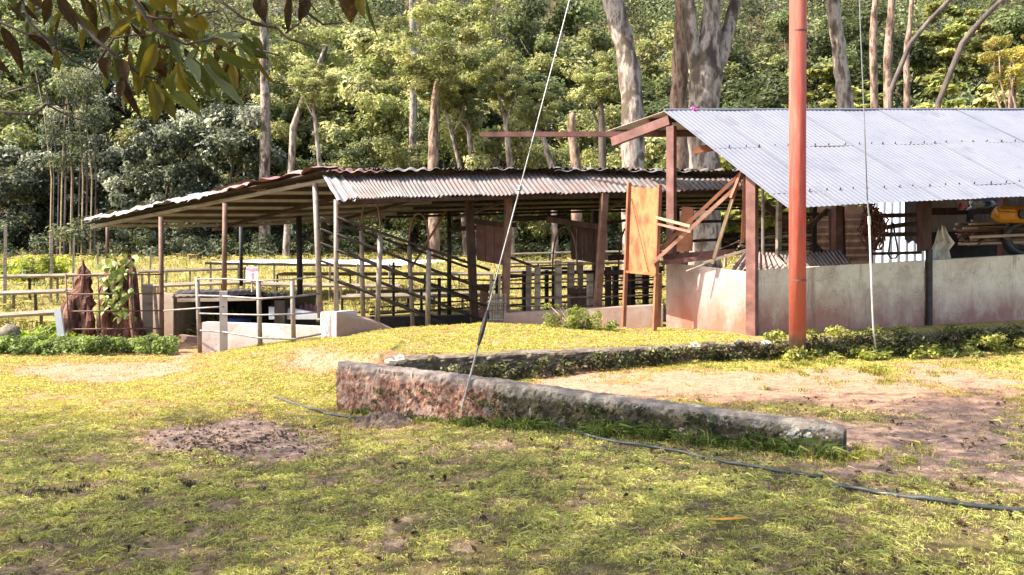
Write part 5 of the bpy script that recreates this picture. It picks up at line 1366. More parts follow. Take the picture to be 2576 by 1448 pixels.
mb.build('dry_leaf', M['brown_leaf'], None, origin=p, label='single dry orange leaf lying on the shaded lawn at lower right', category='leaf')
# leaf litter in the shade
n = 1500; rs2 = np.random.RandomState(81); yy = 3.6 + 4.2 * rs2.rand(n); xx = (rs2.rand(n) * 2 - 1) * (.72 * yy + .6)
kp = fbm(xx * 2.2, yy * 2.2, 3) > .48; xx, yy = xx[kp], yy[kp]; pts = np.stack([xx, yy, G(xx, yy) + .02], 1)
lt = leaf_cloud('leaf_litter', pts, np.full(len(pts), .012), 1500, .045, [(.07, .04, .02), (.14, .085, .04), (.04, .028, .018), (.22, .16, .09)], [3, 3, 2, 1], 82, up=1.2, aspect=.4)
tag(lt, 'brown leaf litter scattered through the shaded lawn', 'leaf litter', kind='stuff')

rs = random.Random(91); sp = []
for (u, v, k) in [(110, 1242, 9), (200, 1235, 4), (330, 1250, 3), (610, 1240, 4), (470, 1215, 4), (2010, 1330, 2), (1740, 1405, 4), (2100, 1430, 3)]:
    for i in range(k):
        p = ground_hit(u + rs.gauss(0, 26), v + rs.gauss(0, 6)); sp.append((p.x, p.y, rs.uniform(.03, .07), 26, rs.uniform(.03, .06)))
tufts('grass_tufts', sp, 'dark withered grass clumps in the shaded lawn', 92, [(.035, .03, .022), (.07, .06, .035), (.11, .10, .06)], [3, 2, 1], 1.3)
sp = []
for i in range(150):
    p = ground_hit(rs.uniform(-40, 2600), rs.uniform(1120, 1440)); sp.append((p.x, p.y, rs.uniform(.03, .08), rs.randint(12, 26), rs.uniform(.035, .07)))
tufts('grass_tufts', sp, 'slightly taller fresh grass tufts dotted over the near lawn', 94, [(.26, .30, .07), (.34, .34, .10), (.16, .20, .05)], [3, 2, 2], 1.0)

n = 5200; rs2 = np.random.RandomState(96); yy = 3.5 + 5.2 * rs2.rand(n) ** 1.2; xx = (rs2.rand(n) * 2 - 1) * (.72 * yy + .6)
kp = (fbm(xx * 1.4 + 9, yy * 1.4, 3) > .40) & clear_of_walls(xx, yy); xx, yy = xx[kp], yy[kp]; pts = np.stack([xx, yy, G(xx, yy) + .022], 1)
lt = leaf_cloud('dead_straw', pts, np.full(len(pts), .012), 5200, .028, [(.34, .26, .14), (.24, .17, .09), (.44, .37, .24), (.10, .065, .035)], [3, 3, 1.5, 2], 97, up=1.4, aspect=.09)
tag(lt, 'dead straw lying in the shaded lawn', 'straw', kind='stuff')

# ================================================================ FOREST
def limb(mb, pts, r0, r1, n=10):
    k = len(pts); mb.tube(pts, [r0 + (r1 - r0) * i / (k - 1) for i in range(k)], n)
def wob_path(a, b, k, w, rs):
    a, b = Vector(a), Vector(b)
    return [a.lerp(b, i / k) + (Vector((rs.gauss(0, w), rs.gauss(0, w), 0)) if 0 < i < k else Vector((0, 0, 0))) for i in range(k + 1)]
LIGHT = ([(.24, .25, .09), (.32, .315, .12), (.15, .175, .06), (.40, .38, .19), (.08, .10, .038)], [4, 3.2, 3, 1.6, 1.5])
MID = ([(.125, .15, .06), (.19, .205, .085), (.075, .095, .04), (.27, .275, .14)], [4, 3, 2.5, 1.2])
DARK = ([(.075, .09, .055), (.14, .155, .10), (.03, .04, .024), (.40, .41, .30)], [3, 3, 2.2, 2.2])  # cream leaves stand in for sunlit highlights among the dark ones
BROAD = ([(.26, .275, .08), (.35, .345, .11), (.14, .165, .05), (.42, .40, .16)], [4, 3, 3, 1.4])
YEL = ([(.34, .28, .07), (.28, .27, .07), (.40, .29, .09)], [3, 2, 1])

def crown_clumps(rs, rx, ry, rz, n, r0, r1):
    cs, rr = [], []
    while len(cs) < n:
        a, b, c = rs.uniform(-1, 1), rs.uniform(-1, 1), rs.uniform(-1, 1)
        q = math.sqrt(a * a + b * b + c * c)
        if q > 1 or q < .35: continue
        cs.append((a * rx, b * ry, c * rz)); rr.append(rs.uniform(r0, r1))
    return cs, rr
# crown meshes made once, shared by the trees
CR = {}
def make_crown(key, pal, seed, n=9000, size=.26, aspect=.5, nclump=46, r=(.35, .75), squash=.75, up=.5, droop=.2, dims=(2.6, 2.4, 2.9)):
    rs = random.Random(seed)
    cs, rr = crown_clumps(rs, *dims, nclump, *r)
    o = leaf_cloud('crown', cs, rr, n, size, pal[0], pal[1], seed, squash=squash, up=up, aspect=aspect, droop=droop)
    CR[key] = o.data; bpy.data.objects.remove(o)
make_crown('light0', LIGHT, 301, 15000, .20); make_crown('light1', LIGHT, 302, 15000, .17, nclump=60, r=(.28, .6))
make_crown('mid0', MID, 303, 14000, .21); make_crown('mid1', MID, 304, 14000, .19, nclump=60, r=(.28, .65))
make_crown('dark0', DARK, 305, 14000, .22); make_crown('dark1', DARK, 306, 14000, .20, nclump=60, r=(.3, .6), droop=.8)
make_crown('broad0', BROAD, 307, 8500, .27, aspect=.72, nclump=50, r=(.35, .7), squash=.42, up=.9); make_crown('broad1', BROAD, 308, 8500, .25, aspect=.72, nclump=60, r=(.3, .6), squash=.4, up=.9)
make_crown('yel', YEL, 309, 8000, .22)
def forest_tree(name, label, x, y, trunk_h, cr_z, scale, key, seed, bark='bark_brown', r=.16, group=None, cat='tree', lean=0.0):
    rs = random.Random(seed); g = Gz(x, y)
    o = thing(name, label, cat, (x, y, g - .1), group)
    mb = MB(); top = Vector((x + lean, y, g + cr_z))
    limb(mb, wob_path((x, y, g - .15), top, 5, .12 * scale[0] / 3, rs), r, r * .45, 9)
    for i in range(5):
        b = Vector((x, y, g)).lerp(top, rs.uniform(.45, .95)); e_ = top + Vector((rs.uniform(-.7, .7) * scale[0], rs.uniform(-.5, .5) * scale[1], rs.uniform(-.2, .6) * scale[2]))
        limb(mb, wob_path(b, e_, 3, .1, rs), r * .4, r * .1, 6)
    mb.build('trunk', M[bark], o, smooth=True)
    c = bpy.data.objects.new('crown', CR[key]); COL.objects.link(c); c.parent = o
    c.location = (lean, 0, cr_z + .1); c.rotation_euler = (0, 0, rs.uniform(0, 6.28)); c.scale = tuple(s / 2.6 for s in scale)
    return o
rs = random.Random(77)
ti = 0
MARK = [(-999, 60, 'at the far left edge of the picture'), (60, 150, 'behind the thin drooping bamboo stems'), (150, 240, 'just right of the drooping bamboo stems'), (240, 330, 'above the vine covered stump'), (330, 430, 'above the leftmost shed post'), (430, 520, 'above the sloping left roof edge'), (520, 620, 'left of the straight pale trunk'),
        (620, 715, 'by the straight pale trunk'), (715, 800, 'by the broken white trunk'), (800, 900, 'right of the broken white trunk'), (900, 1000, 'right of the broken trunk'), (1000, 1110, 'by the brown trunk above the old roof'), (1110, 1210, 'left of the tie beam tip'), (1210, 1310, 'left of the slanting guy wire'), (1310, 1410, 'by the slanting guy wire'), (1410, 1500, 'right of the slanting guy wire'), (1500, 1610, 'by the left leaning thick trunk'), (1610, 1700, 'left of the forked tree'), (1700, 1830, 'by the forked pale tree'),
        (1830, 1930, 'left of the red pole'), (1930, 2040, 'behind the red pole'), (2040, 2130, 'by the slender curving trunk'), (2130, 2230, 'by the thin guy rope'), (2230, 2330, 'right of the thin guy rope'), (2330, 2430, 'below the dark slanting trunks'), (2430, 2530, 'left of the yellow bush'), (2530, 9999, 'at the right edge of the picture')]
USED = {}
def tree_label(u, y):
    kind = 'dark green tree' if u < 620 else 'pale green tree' if u < 1830 else 'broad leaved tree'
    where = next(m[2] for m in MARK if m[0] <= u < m[1])
    rowp = 'foremost' if y < 53 else 'second row' if y < 63 else 'uppermost'
    l = rowp + ' ' + kind + ' ' + where; USED[l] = USED.get(l, 0) + 1
    return l if USED[l] == 1 else 'another ' + l + (', the farther one' if USED[l] == 2 else ', the farthest one')
def row(y0, y1, u0, u1, n, zlo, zhi, sc_lo, sc_hi, keyf, labelf, groupf, barks):
    global ti
    for i in range(n):
        u = u0 + (u1 - u0) * (i + .5) / n + rs.uniform(-25, 25); y = rs.uniform(y0, y1); x = (u - 1288) / F * y
        s = rs.uniform(sc_lo, sc_hi); key = keyf(u); ti += 1
        forest_tree('forest_tree', tree_label(u, y), x, y, 0, rs.uniform(zlo, zhi), (s * rs.uniform(.9, 1.2), s, s * rs.uniform(.8, 1.15)), key, 900 + ti, rs.choice(barks), rs.uniform(.10, .2), groupf(u), lean=rs.uniform(-.5, .5))
def kf(u):
    if u < 620: return rs.choice(['dark0', 'dark1', 'dark1', 'mid1'])
    if u < 1750: return rs.choice(['light0', 'light1', 'light0', 'mid0', 'mid1'])
    return rs.choice(['broad0', 'broad1'])
def kf2(u):
    if u < 560: return rs.choice(['mid0', 'light1', 'dark0', 'mid1'])
    if u < 1800: return rs.choice(['light0', 'light1', 'mid0'])
    return rs.choice(['broad0', 'broad1', 'mid0'])
lab = lambda u: ('dark green broadleaf tree in the shady forest edge at left' if u < 620 else 'pale yellow green leafy tree in the forest behind the old shed' if u < 1750 else 'bright broad leaved tree on the slope behind the bright roof')
grp = lambda u: ('dark trees at the left forest edge' if u < 620 else 'pale leafy trees behind the old shed' if u < 1750 else 'broad leaved trees behind the bright roof')
B = ['bark_brown', 'bark_pale', 'bark_dark']
row(47, 52, -80, 640, 8, 2.4, 6.0, 2.6, 3.6, kf, lab, grp, ['bark_dark'])
row(46, 52, 640, 1800, 13, 2.6, 5.6, 2.2, 3.4, kf, lab, grp, B)
row(38, 48, 1820, 2760, 11, 3.2, 6.0, 2.4, 3.4, kf, lab, grp, B)
row(54, 62, -80, 2740, 24, 5.0, 9.5, 3.4, 4.6, kf2, lab, grp, B)
row(64, 74, -120, 2780, 20, 6.0, 11.0, 4.2, 5.6, kf2, lab, grp, B)
# the closed canopy further up the slope
cs, rr = [], []
rs = random.Random(505)
for i in range(1300):
    y = rs.uniform(58, 128); x = rs.uniform(-.72, .72) * y; g = Gz(x, y)
    cs.append((x, y, g + rs.uniform(.8, 9.5))); rr.append(rs.uniform(1.0, 2.1) * (1 + (y - 58) / 90))
for i in range(150):
    y = rs.uniform(52, 58); x = rs.uniform(-.70, .70) * y; cs.append((x, y, Gz(x, y) + rs.uniform(.3, 4.0))); rr.append(rs.uniform(.7, 1.3))
fo = leaf_cloud('forest_canopy', cs, rr, 235000, .44, LIGHT[0][:3] + MID[0] + DARK[0][:3], [1, 1, 2, 4, 3, 3, 1, 3, 2, 3], 506, up=.5, squash=.7)
tag(fo, 'closed leafy canopy filling the forested hillside', 'forest', kind='stuff')
# undergrowth at the forest foot
cs, rr = [], []
for i in range(330):
    u = rs.uniform(-60, 1700); y = rs.uniform(44, 51); x = (u - 1288) / F * y; cs.append((x, y, Gz(x, y) + rs.uniform(.1, .9 + (1.6 * rs.random() if u < 700 else .8)))); rr.append(rs.uniform(.3, .75))
fu = leaf_cloud('undergrowth', cs, rr, 42000, .22, MID[0] + DARK[0][:3], [2, 2, 3, 1, 3, 3, 3], 507, squash=.8)
tag(fu, 'shrubby undergrowth along the foot of the forest', 'undergrowth', kind='stuff')

# ---- named trunks
def trunk_tree(name, label, paths, bark, crown=None, seed=1, group=None, cat='tree'):
    """paths: list of [(u, v, d, half-width in image pixels), ...]; first from the ground up"""
    p0 = paths[0][0]; b = P(p0[0], p0[1], p0[2]); g = Gz(b.x, b.y)
    o = thing(name, label, cat, (b.x, b.y, g - .1), group)
    for i, pa in enumerate(paths):
        rsx = random.Random(seed + i)
        pts, rad = [], []
        for a_, b_ in zip(pa, pa[1:]):
            for k in range(4):
                t = k / 4; d = a_[2] + (b_[2] - a_[2]) * t
                q = P(a_[0] + (b_[0] - a_[0]) * t, a_[1] + (b_[1] - a_[1]) * t, d); hw = (a_[3] + (b_[3] - a_[3]) * t) / F * d
                pts.append(q + Vector((rsx.gauss(0, hw * .06), 0, 0))); rad.append(hw * (1 + rsx.uniform(-.07, .07)))
        q = pa[-1]; pts.append(P(*q[:3])); rad.append(q[3] / F * q[2])
        if i == 0: pts.insert(0, Vector((pts[0].x, pts[0].y, g - .1))); rad.insert(0, rad[0] * 1.25)
        # lumpy trunk skin
        mb = MB(); mb.tube(pts, rad, 14)
        vv = []
        for k, v_ in enumerate(mb.v):
            c = pts[min(k // 14, len(pts) - 1)]; w_ = 1 + .14 * (vnoise(k % 14 * .9 + seed, k // 14 * .7) - .5)
            vv.append(tuple(c + (Vector(v_) - c) * w_))
        mb.v = vv
        ob = mb.build('trunk' if i == 0 else 'limb', M[bark], o if i == 0 else tk, smooth=True)
        if i == 0: tk = ob
    if crown:
        for (u, v, d, s, key) in crown:
            q = P(u, v, d); c = bpy.data.objects.new('crown', CR[key]); COL.objects.link(c); c.parent = o
            c.location = q - Vector(o.location); c.scale = tuple(k / 2.6 for k in s); c.rotation_euler = (0, 0, seed)
    return o
trunk_tree('big_tree', 'thick pale trunk leaning left behind the ridge of the old shed', [[(1596, 640, 24, 31), (1594, 430, 24, 30), (1592, 300, 24, 28), (1584, 180, 24.2, 27), (1556, 60, 24.4, 26), (1530, -40, 24.6, 25), (1490, -260, 25, 18)]], 'bark_pale', [(1440, -330, 25, (4.5, 4, 1.6), 'mid0')], 21)
trunk_tree('big_tree', 'thickest pale trunk forking into three just left of the red pole', [[(1772, 640, 25, 42), (1772, 430, 25, 38), (1772, 260, 25, 36), (1774, 190, 25, 40), (1782, 120, 25, 27), (1792, 0, 25, 22), (1800, -260, 25, 14)], [(1760, 200, 25, 22), (1742, 110, 24.9, 17), (1733, 0, 24.8, 14), (1720, -240, 24.6, 9)], [(1790, 200, 25.1, 24), (1815, 130, 25.3, 19), (1843, 40, 25.5, 16), (1868, -60, 25.6, 14), (1930, -300, 26, 8)]], 'bark_pale', [(1800, -360, 25, (5.5, 4.5, 1.6), 'mid1')], 22)
trunk_tree('big_tree', 'dark rough trunk close behind the left of the forked pale tree', [[(1710, 640, 27, 26), (1708, 430, 27, 24), (1708, 250, 27, 22), (1712, 120, 27, 19), (1718, 0, 27, 17), (1730, -260, 27, 10)]], 'bark_brown', None, 23)
trunk_tree('big_tree', 'slender grey brown trunk curving upward right of the red pole', [[(2128, 640, 26, 22), (2126, 275, 26, 19), (2118, 180, 26, 18), (2104, 90, 26, 17), (2092, -20, 26, 14), (2084, -240, 26, 9)]], 'bark_pale', [(2080, -340, 26, (4, 4, 1.5), 'broad0')], 24)
trunk_tree('forest_tree', 'straight pale trunk at the forest edge left of the old shed ridge', [[(664, 640, 45.5, 15), (666, 430, 45.5, 13), (668, 250, 45.5, 12), (664, 60, 45.5, 10), (666, -120, 45.5, 6)]], 'bark_pale', [(664, -120, 46, (3.4, 3, 2.2), 'light0')], 25)
trunk_tree('forest_tree', 'brown trunk rising above the middle of the old shed roof', [[(1092, 640, 42, 15), (1090, 430, 42, 13), (1090, 340, 42, 12), (1094, 250, 42, 9), (1100, 190, 42, 5)]], 'bark_brown', [(1100, 120, 42, (3, 2.6, 2.2), 'light1')], 26)
trunk_tree('dead_tree', 'broken bare white trunk leaning right above the left of the old shed', [[(720, 640, 44, 9), (738, 320, 44, 8), (765, 240, 44, 7.5), (795, 180, 44, 6.5), (822, 118, 44, 6)], [(764, 245, 44, 4), (730, 215, 43.9, 3), (700, 185, 43.8, 1.5)]], 'bark_pale', None, 27)
sl = [((800, 640, 43, 6), (806, 430, 43, 5.5), (792, 300, 43, 5), (786, 250, 43, 3), 'slim pale stem just right of the broken white trunk', 'bark_pale'),
      ((1172, 640, 44, 7), (1160, 430, 44, 6), (1138, 340, 44, 5), (1118, 270, 44, 3), 'slim pale stem leaning left, right of the brown trunk', 'bark_pale'),
      ((1196, 640, 45, 8), (1190, 430, 45, 7), (1180, 340, 45, 6), (1174, 280, 45, 3), 'slim upright pale stem between the brown trunk and the guy wire', 'bark_pale'),
      ((1286, 640, 43, 9), (1284, 430, 43, 8), (1272, 300, 43, 7), (1254, 240, 43, 3), 'bent pale stem just left of the guy wire above the old roof', 'bark_pale'),
      ((1396, 640, 43, 9), (1392, 430, 43, 8), (1366, 350, 43, 7), (1340, 300, 43, 3), 'pale stem leaning left under the long brown tie beam', 'bark_pale'),
      ((1452, 640, 40, 16), (1450, 430, 40, 13), (1440, 350, 40, 12), (1440, 285, 40, 8), 'dark broken stump trunk behind the long brown tie beam', 'bark_brown'),
      ((1518, 640, 38, 11), (1516, 430, 38, 9), (1514, 330, 38, 9), (1512, 240, 38, 5), 'thin black trunk left of the thick leaning trunk', 'bark_dark'),
      ((2236, 300, 42, 12), (2232, 160, 42, 10), (2240, 60, 42, 9), (2246, -40, 42, 8), 'trunk high on the slope right of the thin guy rope', 'bark_brown'),
      ((2282, 300, 44, 8), (2280, 120, 44, 7), (2290, 60, 44, 6), (2296, -40, 44, 5), 'thin trunk high on the slope, the rightmost upright one', 'bark_brown'),
      ((2200, 300, 46, 9), (2196, 90, 46, 9), (2200, 30, 46, 8), (2206, -40, 46, 7), 'short trunk high on the slope just right above the thin guy rope', 'bark_brown'),
      ((1040, 300, 52, 10), (1040, 120, 52, 9), (1038, 50, 52, 8), (1034, -60, 52, 7), 'pale trunk at the top of the picture left of the guy wire', 'bark_pale'),
      ((2360, 260, 34, 7), (2420, 110, 34, 7), (2470, 50, 34, 7), (2530, -10, 34, 5), 'dark slanting trunk at upper right, the nearer of two', 'bark_dark'),
      ((2240, 230, 36, 6), (2290, 110, 36, 6), (2340, 50, 36, 6), (2400, -10, 36, 5), 'dark slanting trunk at upper right, the fainter left one', 'bark_dark')]
for i, q in enumerate(sl):
    tq = q[3]; side = 1 if i % 2 else -1
    br = [[(q[2][0], q[2][1], q[2][2], q[2][3] * .5), (q[2][0] + 18 * side, q[2][1] - 34, q[2][2], q[2][3] * .35), (q[2][0] + 30 * side, q[2][1] - 80, q[2][2] - .2, 1)], [(tq[0], tq[1], tq[2], tq[3] * .6), (tq[0] - 14 * side, tq[1] - 40, tq[2], 1.2)]] if i < 7 and i != 5 else []
    cw = [(tq[0], tq[1] - 36, tq[2], (1.5, 1.2, 1.1), ('light0', 'light1', 'mid1')[i % 3])] if i < 7 and i != 5 else None
    trunk_tree('slender_tree', q[4], [list(q[:4])] + br, q[5], cw, 40 + i, 'slender stems at the forest edge')
# yellow bush top right and palm-like fan
yb = P(2545, 150, 33); forest_tree('yellow_bush', 'yellow leaved bush on the slope at the upper right edge', yb.x, yb.y, 0, yb.z - Gz(yb.x, yb.y), (1.15, 1.0, 1.0), 'yel', 61, cat='bush')
# bamboo-like hanging stems at left
bm = thing('bamboo', 'cluster of thin drooping bamboo stems in the dark forest edge at left', 'bamboo', P(165, 640, 45)); rs = random.Random(15)
for i in range(14):
    u = 120 + i * 9 + rs.uniform(-6, 6); k = rs.uniform(-40, 60)
    MB().tube([P(u, 640, 45), P(u + 4, 450, 45), P(u + k * .4, 280, 45), P(u + k, 170, 44.8), P(u + k * 1.8, 215, 44.5)], [.045, .04, .03, .02, .008], 5).build('stem', M['wood_pale'] if i % 3 == 0 else M['bark_dark'], bm)
lf = [(P(120 + i * 5.5, rs.uniform(190, 420), 44.7)) for i in range(24)]
leaf_cloud('foliage', [tuple(q - Vector(bm.location)) for q in lf], [rs.uniform(.4, .8) for _ in lf], 3000, .26, DARK[0] + MID[0][:2], [3, 3, 2, 1, 2, 2], 17, aspect=.22, droop=1.5, parent=bm)

# ================================================================ MANGO TREE over the viewpoint
mt = thing('mango_tree', 'mango tree whose long dark leaves hang into the top left of the picture', 'tree', (-7.2, .6, Gz(-7.2, .6)))
mb = MB(); limb(mb, [(-7.2, .6, -.1), (-7.1, .6, 1.6), (-6.9, .7, 3.2), (-6.4, .9, 4.8)], .36, .27, 14); mb.build('trunk', M['bark_brown'], mt, smooth=True)
rs = random.Random(23)
mb = MB()
for (ex, ey, ez) in [(-1.5, 2.6, 6.4), (3.0, 2.4, 7.0), (-4, 4.2, 6.6), (-9.5, 3.5, 6.8), (-11.5, .5, 6.6), (-6, -2.6, 7), (-.5, -.8, 7.2), (-2.5, 1.4, 7.6)]:
    limb(mb, wob_path((-6.4, .9, 4.8), (ex, ey, ez), 4, .25, rs), .17, .05, 8)
mb.build('limb', M['bark_brown'], mt, smooth=True)
MANGO = ([(.055, .075, .018), (.085, .10, .022), (.04, .05, .014), (.12, .10, .03)], [4, 3, 2, 1])
cs, rr = [], []
GRID = [(-1 + (i + .5) / 10.5, -1 + (j + .5) / 6) for i in range(21) for j in range(12)]
for ga, gb in GRID:
    a, b = ga + rs.uniform(-.04, .04), gb + rs.uniform(-.07, .07)
    if a ** 4 + b ** 4 > 1: continue
    x = -4.6 + 9.8 * a; y = 2.0 + 4.9 * b - .25 * max(a, 0); z = 6.9 + rs.uniform(-.9, 1.3)
    if z - .8 < 1.65 + .33 * max(y + .8, 0) + .4 and y > -1: z += 1.2
    cs.append((x, y, z)); rr.append(rs.uniform(.7, 1.0))
cr = leaf_cloud('crown', [(c[0] + 7.2, c[1] - .6, c[2] - mt.location.z) for c in cs], rr, 36500, .20, MANGO[0], MANGO[1], 601, m=M['mango'], parent=mt, aspect=.27, squash=.6, shell=.1, droop=.6)
cr['kind'] = 'stuff'
# hanging twigs, traced in the photograph's upper left corner
def Z1(x, y, d): return P(.2604 * x, .2604 * y, d)
def Z2(x, y, d): return P(630.6 + .2604 * x, .2604 * y, d)
tw = [([(-10, 210), (250, 330), (520, 390), (560, 490)], 3.5, .006), ([(200, -40), (290, 230), (500, 420), (700, 590), (890, 680)], 3.45, .006), ([(560, -80), (740, 180), (930, 390), (1150, 560), (1350, 720), (1540, 770)], 3.4, .009), ([(890, 680), (960, 580)], 3.45, .004),
      ([(0, 1080), (330, 1110), (440, 1010), (620, 1020), (780, 960)], 3.7, .006), ([(440, 1010), (700, 1140), (900, 1190)], 3.7, .004), ([(100, 890), (350, 820), (480, 720), (520, 540)], 3.6, .004), ([(1260, -60), (1480, 280), (1800, 430), (2100, 370)], 3.3, .008), ([(2080, -30), (2350, 180), (2580, 250)], 3.5, .006),
      ([(930, -40), (1000, 240)], 3.5, .004), ([(2110, 60), (2180, 140), (2250, 290)], 3.5, .004), ([(1320, 130), (1500, 180), (1820, 190), (1940, 130), (2110, 110)], 3.5, .006), ([(960, 590), (1100, 370), (1300, 340), (1500, 350)], 3.45, .005), ([(1080, 860), (1130, 1000), (1220, 1110)], 3.5, .004), ([(0, 1070), (200, 1190), (270, 1290)], 3.7, .003), ([(600, 400), (620, 300), (690, 260)], 3.5, .003), ([(560, 470), (780, 500), (1000, 500)], 3.5, .004)]
tw2 = [([(0, 230), (250, 270), (350, 370), (560, 440), (650, 480)], 3.5, .006), ([(480, 60), (520, 110), (700, 240), (900, 220)], 3.5, .006), ([(60, 480), (280, 540)], 3.4, .005), ([(560, 20), (640, 120), (740, 60)], 3.6, .004), ([(340, 320), (480, 220), (520, 110)], 3.5, .004)]
mb = MB()
for pts, d, r in tw: mb.tube([Z1(x, y, d + .06 * math.sin(x * .01)) for x, y in pts], [r * (1.2 - .7 * i / (len(pts) - 1)) for i in range(len(pts))], 6)
for pts, d, r in tw2: mb.tube([Z2(x, y, d + .06 * math.sin(x * .01)) for x, y in pts], [r * (1.2 - .7 * i / (len(pts) - 1)) for i in range(len(pts))], 6)
# connecting boughs out of view above
for (x, y, d) in [(560, -80, 3.4), (1260, -60, 3.3), (200, -40, 3.45), (2080, -30, 3.5), (930, -40, 3.5)]:
    q = Z1(x, y, d); mb.tube([q, q + Vector((-.25, -.1, .7)), Vector((-2.4, 2.6, 5.2)), Vector((-3.6, 2.2, 6.2))], [.010, .015, .03, .05], 6)
for (x, y, d) in [(-10, 210, 3.5), (0, 1080, 3.7)]:
    q = Z1(x, y, d); mb.tube([q, q + Vector((-.5, 0, .35)), Vector((-3.4, 3.0, 5.0))], [.007, .012, .03], 6)
q = Z2(480, 60, 3.5); mb.tube([q, q + Vector((0, 0, .7)), Vector((-1.6, 2.7, 5.6))], [.007, .012, .03], 6)
mb.build('twigs', M['bark_twig'], mt, smooth=True)
def m_mleaf(name, stops):
    m, nt, bs = newmat(name); oi = nt.nodes.new("ShaderNodeObjectInfo")
    c = ramp(nt, oi.outputs["Random"], stops)
    tc = nt.nodes.new("ShaderNodeTexCoord"); sx = nt.nodes.new("ShaderNodeSeparateXYZ"); nt.links.new(tc.outputs["Object"], sx.inputs[0])
    rib = ramp(nt, nodes_noise(nt, 70, 3), [(.55, (0, 0, 0)), (.7, (.5, .5, .5))])
    c = mixc(nt, math_n(nt, 'MULTIPLY', rib, .5), c, (.22, .22, .06))
    nt.links.new(c, bs.inputs["Base Color"]); bs.inputs["Roughness"].default_value = .42; bs.inputs["Specular IOR Level"].default_value = .12
    tr = nt.nodes.new("ShaderNodeBsdfTranslucent"); nt.links.new(c, tr.inputs[0]); mx = nt.nodes.new("ShaderNodeMixShader"); mx.inputs[0].default_value = .45
    nt.links.new(bs.outputs[0], mx.inputs[1]); nt.links.new(tr.outputs[0], mx.inputs[2]); nt.links.new(mx.outputs[0], nt.nodes["Material Output"].inputs[0])
    return m
ML = {'b': m_mleaf('old_mango_leaf', [(0, (.03, .014, .005)), (.5, (.06, .03, .008)), (1, (.04, .025, .007))]), 'o': m_mleaf('olive_mango_leaf', [(0, (.11, .085, .009)), (.5, (.16, .115, .01)), (1, (.09, .078, .009))]), 'g': m_mleaf('green_mango_leaf', [(0, (.07, .08, .014)), (.5, (.11, .12, .02)), (1, (.055, .065, .012))]), 'l': m_mleaf('pale_mango_leaf', [(0, (.15, .17, .08)), (.5, (.20, .22, .12)), (1, (.13, .15, .06))])}
def mango_mesh(bend, seed):
    mb = MB(); n = 10
    for i in range(n + 1):
        t = i / n; w = .5 * (math.sin(math.pi * min(t * 1.02, 1) ** .85)) ** .8 if 0 < t < 1 else .012
        z = -bend * t * t; r = .05 * math.sin(t * 20 + seed)
        sw = (0, .10, -.13)[seed] * math.sin(math.pi * t) * 2.2; w_s = w
        mb.v += [(t, -w + sw, z + .16 * w + r * w), (t, -w * .5 + sw, z + .05 * w), (t, sw, z - .03), (t, w * .5 + sw, z + .05 * w), (t, w + sw, z + .16 * w - r * w)]
    for i in range(n):
        for k in range(4): a = i * 5 + k; mb.f.append((a, a + 5, a + 6, a + 1))
    return mb
base = {}
for k in 'bogl':
    for j, bd in enumerate((.08, .22, .34)):
        o = mango_mesh(bd, j).build('leaf', ML[k], None, smooth=True); base[k + str(j)] = o.data; bpy.data.objects.remove(o)
def mleaf(a, b, w, key, roll=0.0):
    a, b = Vector(a), Vector(b); x = b - a; L = x.length; x.normalize()
    ref = Vector((0, -1, .25)).normalized(); z = (ref - x * ref.dot(x)).normalized(); y = z.cross(x)
    m = Matrix((x, y, z)).transposed() @ Matrix.Rotation(roll, 3, 'X')
    o = bpy.data.objects.new('leaf', base[key]); COL.objects.link(o); o.parent = mt
    mm = m.to_4x4() @ Matrix.Diagonal((L, w, L * .9, 1)); mm.translation = a - Vector(mt.location)
    o.matrix_local = mm
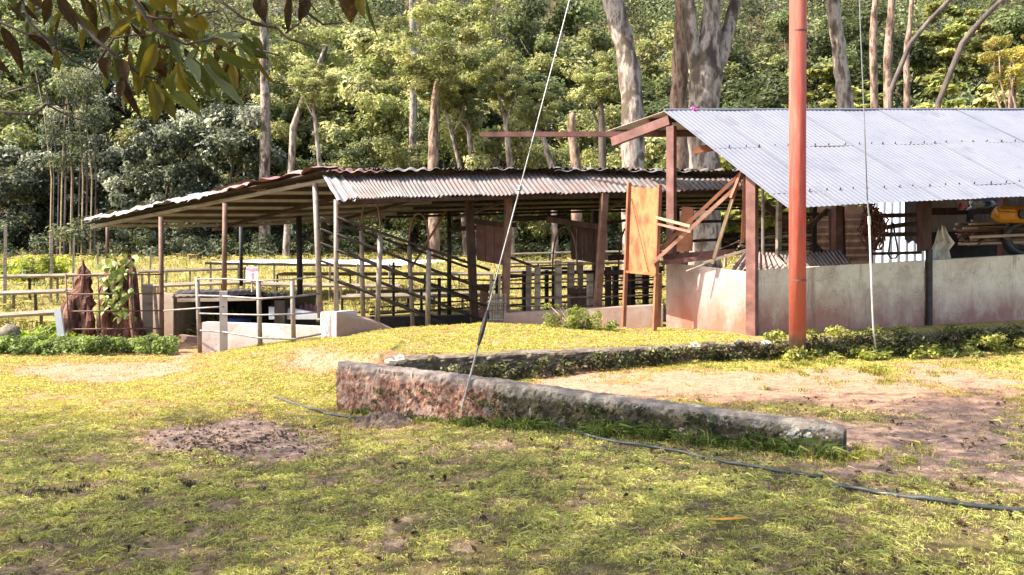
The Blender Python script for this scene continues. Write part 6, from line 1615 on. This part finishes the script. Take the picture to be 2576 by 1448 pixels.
LV1 = [((470, -60), (400, 240), 90, 'b'), ((560, -20), (715, 290), 110, 'b'), ((790, -30), (915, 270), 100, 'b'), ((220, 0), (150, 170), 45, 'b'), ((10, 260), (205, 680), 95, 'b'), ((-30, 540), (60, 690), 75, 'b'), ((270, 340), (520, 525), 75, 'b'), ((560, 490), (560, 700), 80, 'o'), ((1320, 155), (1010, 300), 90, 'o'), ((1060, 260), (930, 470), 110, 'b'),
       ((1310, 0), (1240, 130), 85, 'o'), ((1480, -60), (1560, 110), 130, 'o'), ((1560, -60), (1690, 110), 120, 'o'), ((1480, 320), (1290, 690), 150, 'g'), ((1500, 420), (1330, 760), 120, 'o'), ((1350, 640), (1330, 945), 95, 'o'), ((1170, 700), (1350, 1150), 75, 'b'), ((1470, 790), (1490, 1165), 130, 'o'), ((1540, 850), (1690, 1150), 120, 'o'), ((1720, 600), (1830, 965), 110, 'o'),
       ((1640, 330), (1730, 640), 75, 'l'), ((1900, 470), (1740, 650), 75, 'l'), ((1800, 570), (1920, 780), 95, 'l'), ((1930, 650), (2010, 930), 75, 'g'), ((1900, 600), (2110, 950), 65, 'g'), ((1960, 610), (2340, 1040), 100, 'l'), ((2000, 510), (2240, 800), 80, 'g'), ((2080, 490), (2510, 640), 110, 'g'), ((2240, 620), (2280, 875), 80, 'o'), ((2100, 350), (2390, 300), 70, 'l'), ((2300, 420), (2490, 600), 60, 'g'),
       ((1640, 900), (1920, 1090), 110, 'g'), ((1190, 760), (1145, 960), 85, 'b'), ((1240, 430), (1160, 560), 60, 'b'), ((1450, 560), (1620, 600), 120, 'b'), ((1700, 150), (1900, 430), 110, 'o'), ((1780, 200), (1950, 300), 90, 'o'), ((1340, 80), (1480, 300), 80, 'o'), ((2535, -30), (2560, 180), 90, 'b'), ((250, 50), (350, 190), 40, 'b'), ((1070, 550), (1000, 760), 120, 'b'), ((1180, 570), (1220, 790), 120, 'b'), ((1110, 0), (1170, 100), 30, 'b'),
       ((1600, 640), (1590, 760), 90, 'b'), ((1700, 700), (1660, 930), 110, 'g'), ((1520, 450), (1640, 440), 45, 'b'), ((2350, 640), (2480, 840), 60, 'g'), ((1930, 140), (2030, 300), 80, 'o'), ((2030, 400), (2200, 440), 70, 'o'), ((1230, 860), (1200, 1010), 80, 'o'), ((260, -40), (390, 60), 90, 'b'), ((1500, 200), (1640, 300), 70, 'g'), ((1580, 330), (1720, 600), 70, 'g'), ((2340, 330), (2560, 560), 70, 'g')]
LV2 = [((95, -50), (140, 180), 105, 'b'), ((380, -40), (355, 325), 70, 'b'), ((545, -50), (450, 195), 105, 'b'), ((870, -80), (980, 225), 165, 'b'), ((1060, -40), (1095, 135), 80, 'o'), ((1120, -10), (1200, 335), 35, 'g'), ((790, -30), (760, 60), 70, 'g'), ((20, 360), (110, 500), 60, 'g'), ((0, 560), (60, 640), 70, 'g'), ((0, 400), (150, 560), 60, 'g')]
rs = random.Random(12)
for L_, Z in ((LV1, Z1), (LV2, Z2)):
    for (a, b, w, k) in L_:
        d = 3.42 + rs.uniform(-.12, .12); d2 = d + rs.uniform(-.05, .05)
        mleaf(Z(*a, d), Z(*b, d2), w * .2604 / F * d * 1.12, k + rs.choice('0112'), rs.uniform(-.35, .35))
for i in range(135):
    x, y = rs.choice([(1300, 80), (1450, 450), (1750, 350), (2050, 400), (1150, 550), (700, 120), (1600, 650), (2250, 400), (450, 200), (1500, 100), (1800, 200), (1900, 60), (1300, 600), (200, 20), (1000, 30), (1700, 500), (1950, 650), (2150, 600), (1500, 800), (1400, 250), (2350, 550)]); x += rs.gauss(0, 130); y += rs.gauss(0, 80); d = 3.75 + rs.uniform(-.15, .3)
    L_ = rs.uniform(150, 300); an_ = rs.gauss(1.35, .5); mleaf(Z1(x, y, d), Z1(x + L_ * math.cos(an_), y + L_ * math.sin(an_), d), rs.uniform(38, 75) * .2604 / F * d, rs.choice('bboogggl') + rs.choice('012'), rs.uniform(-.9, .9))
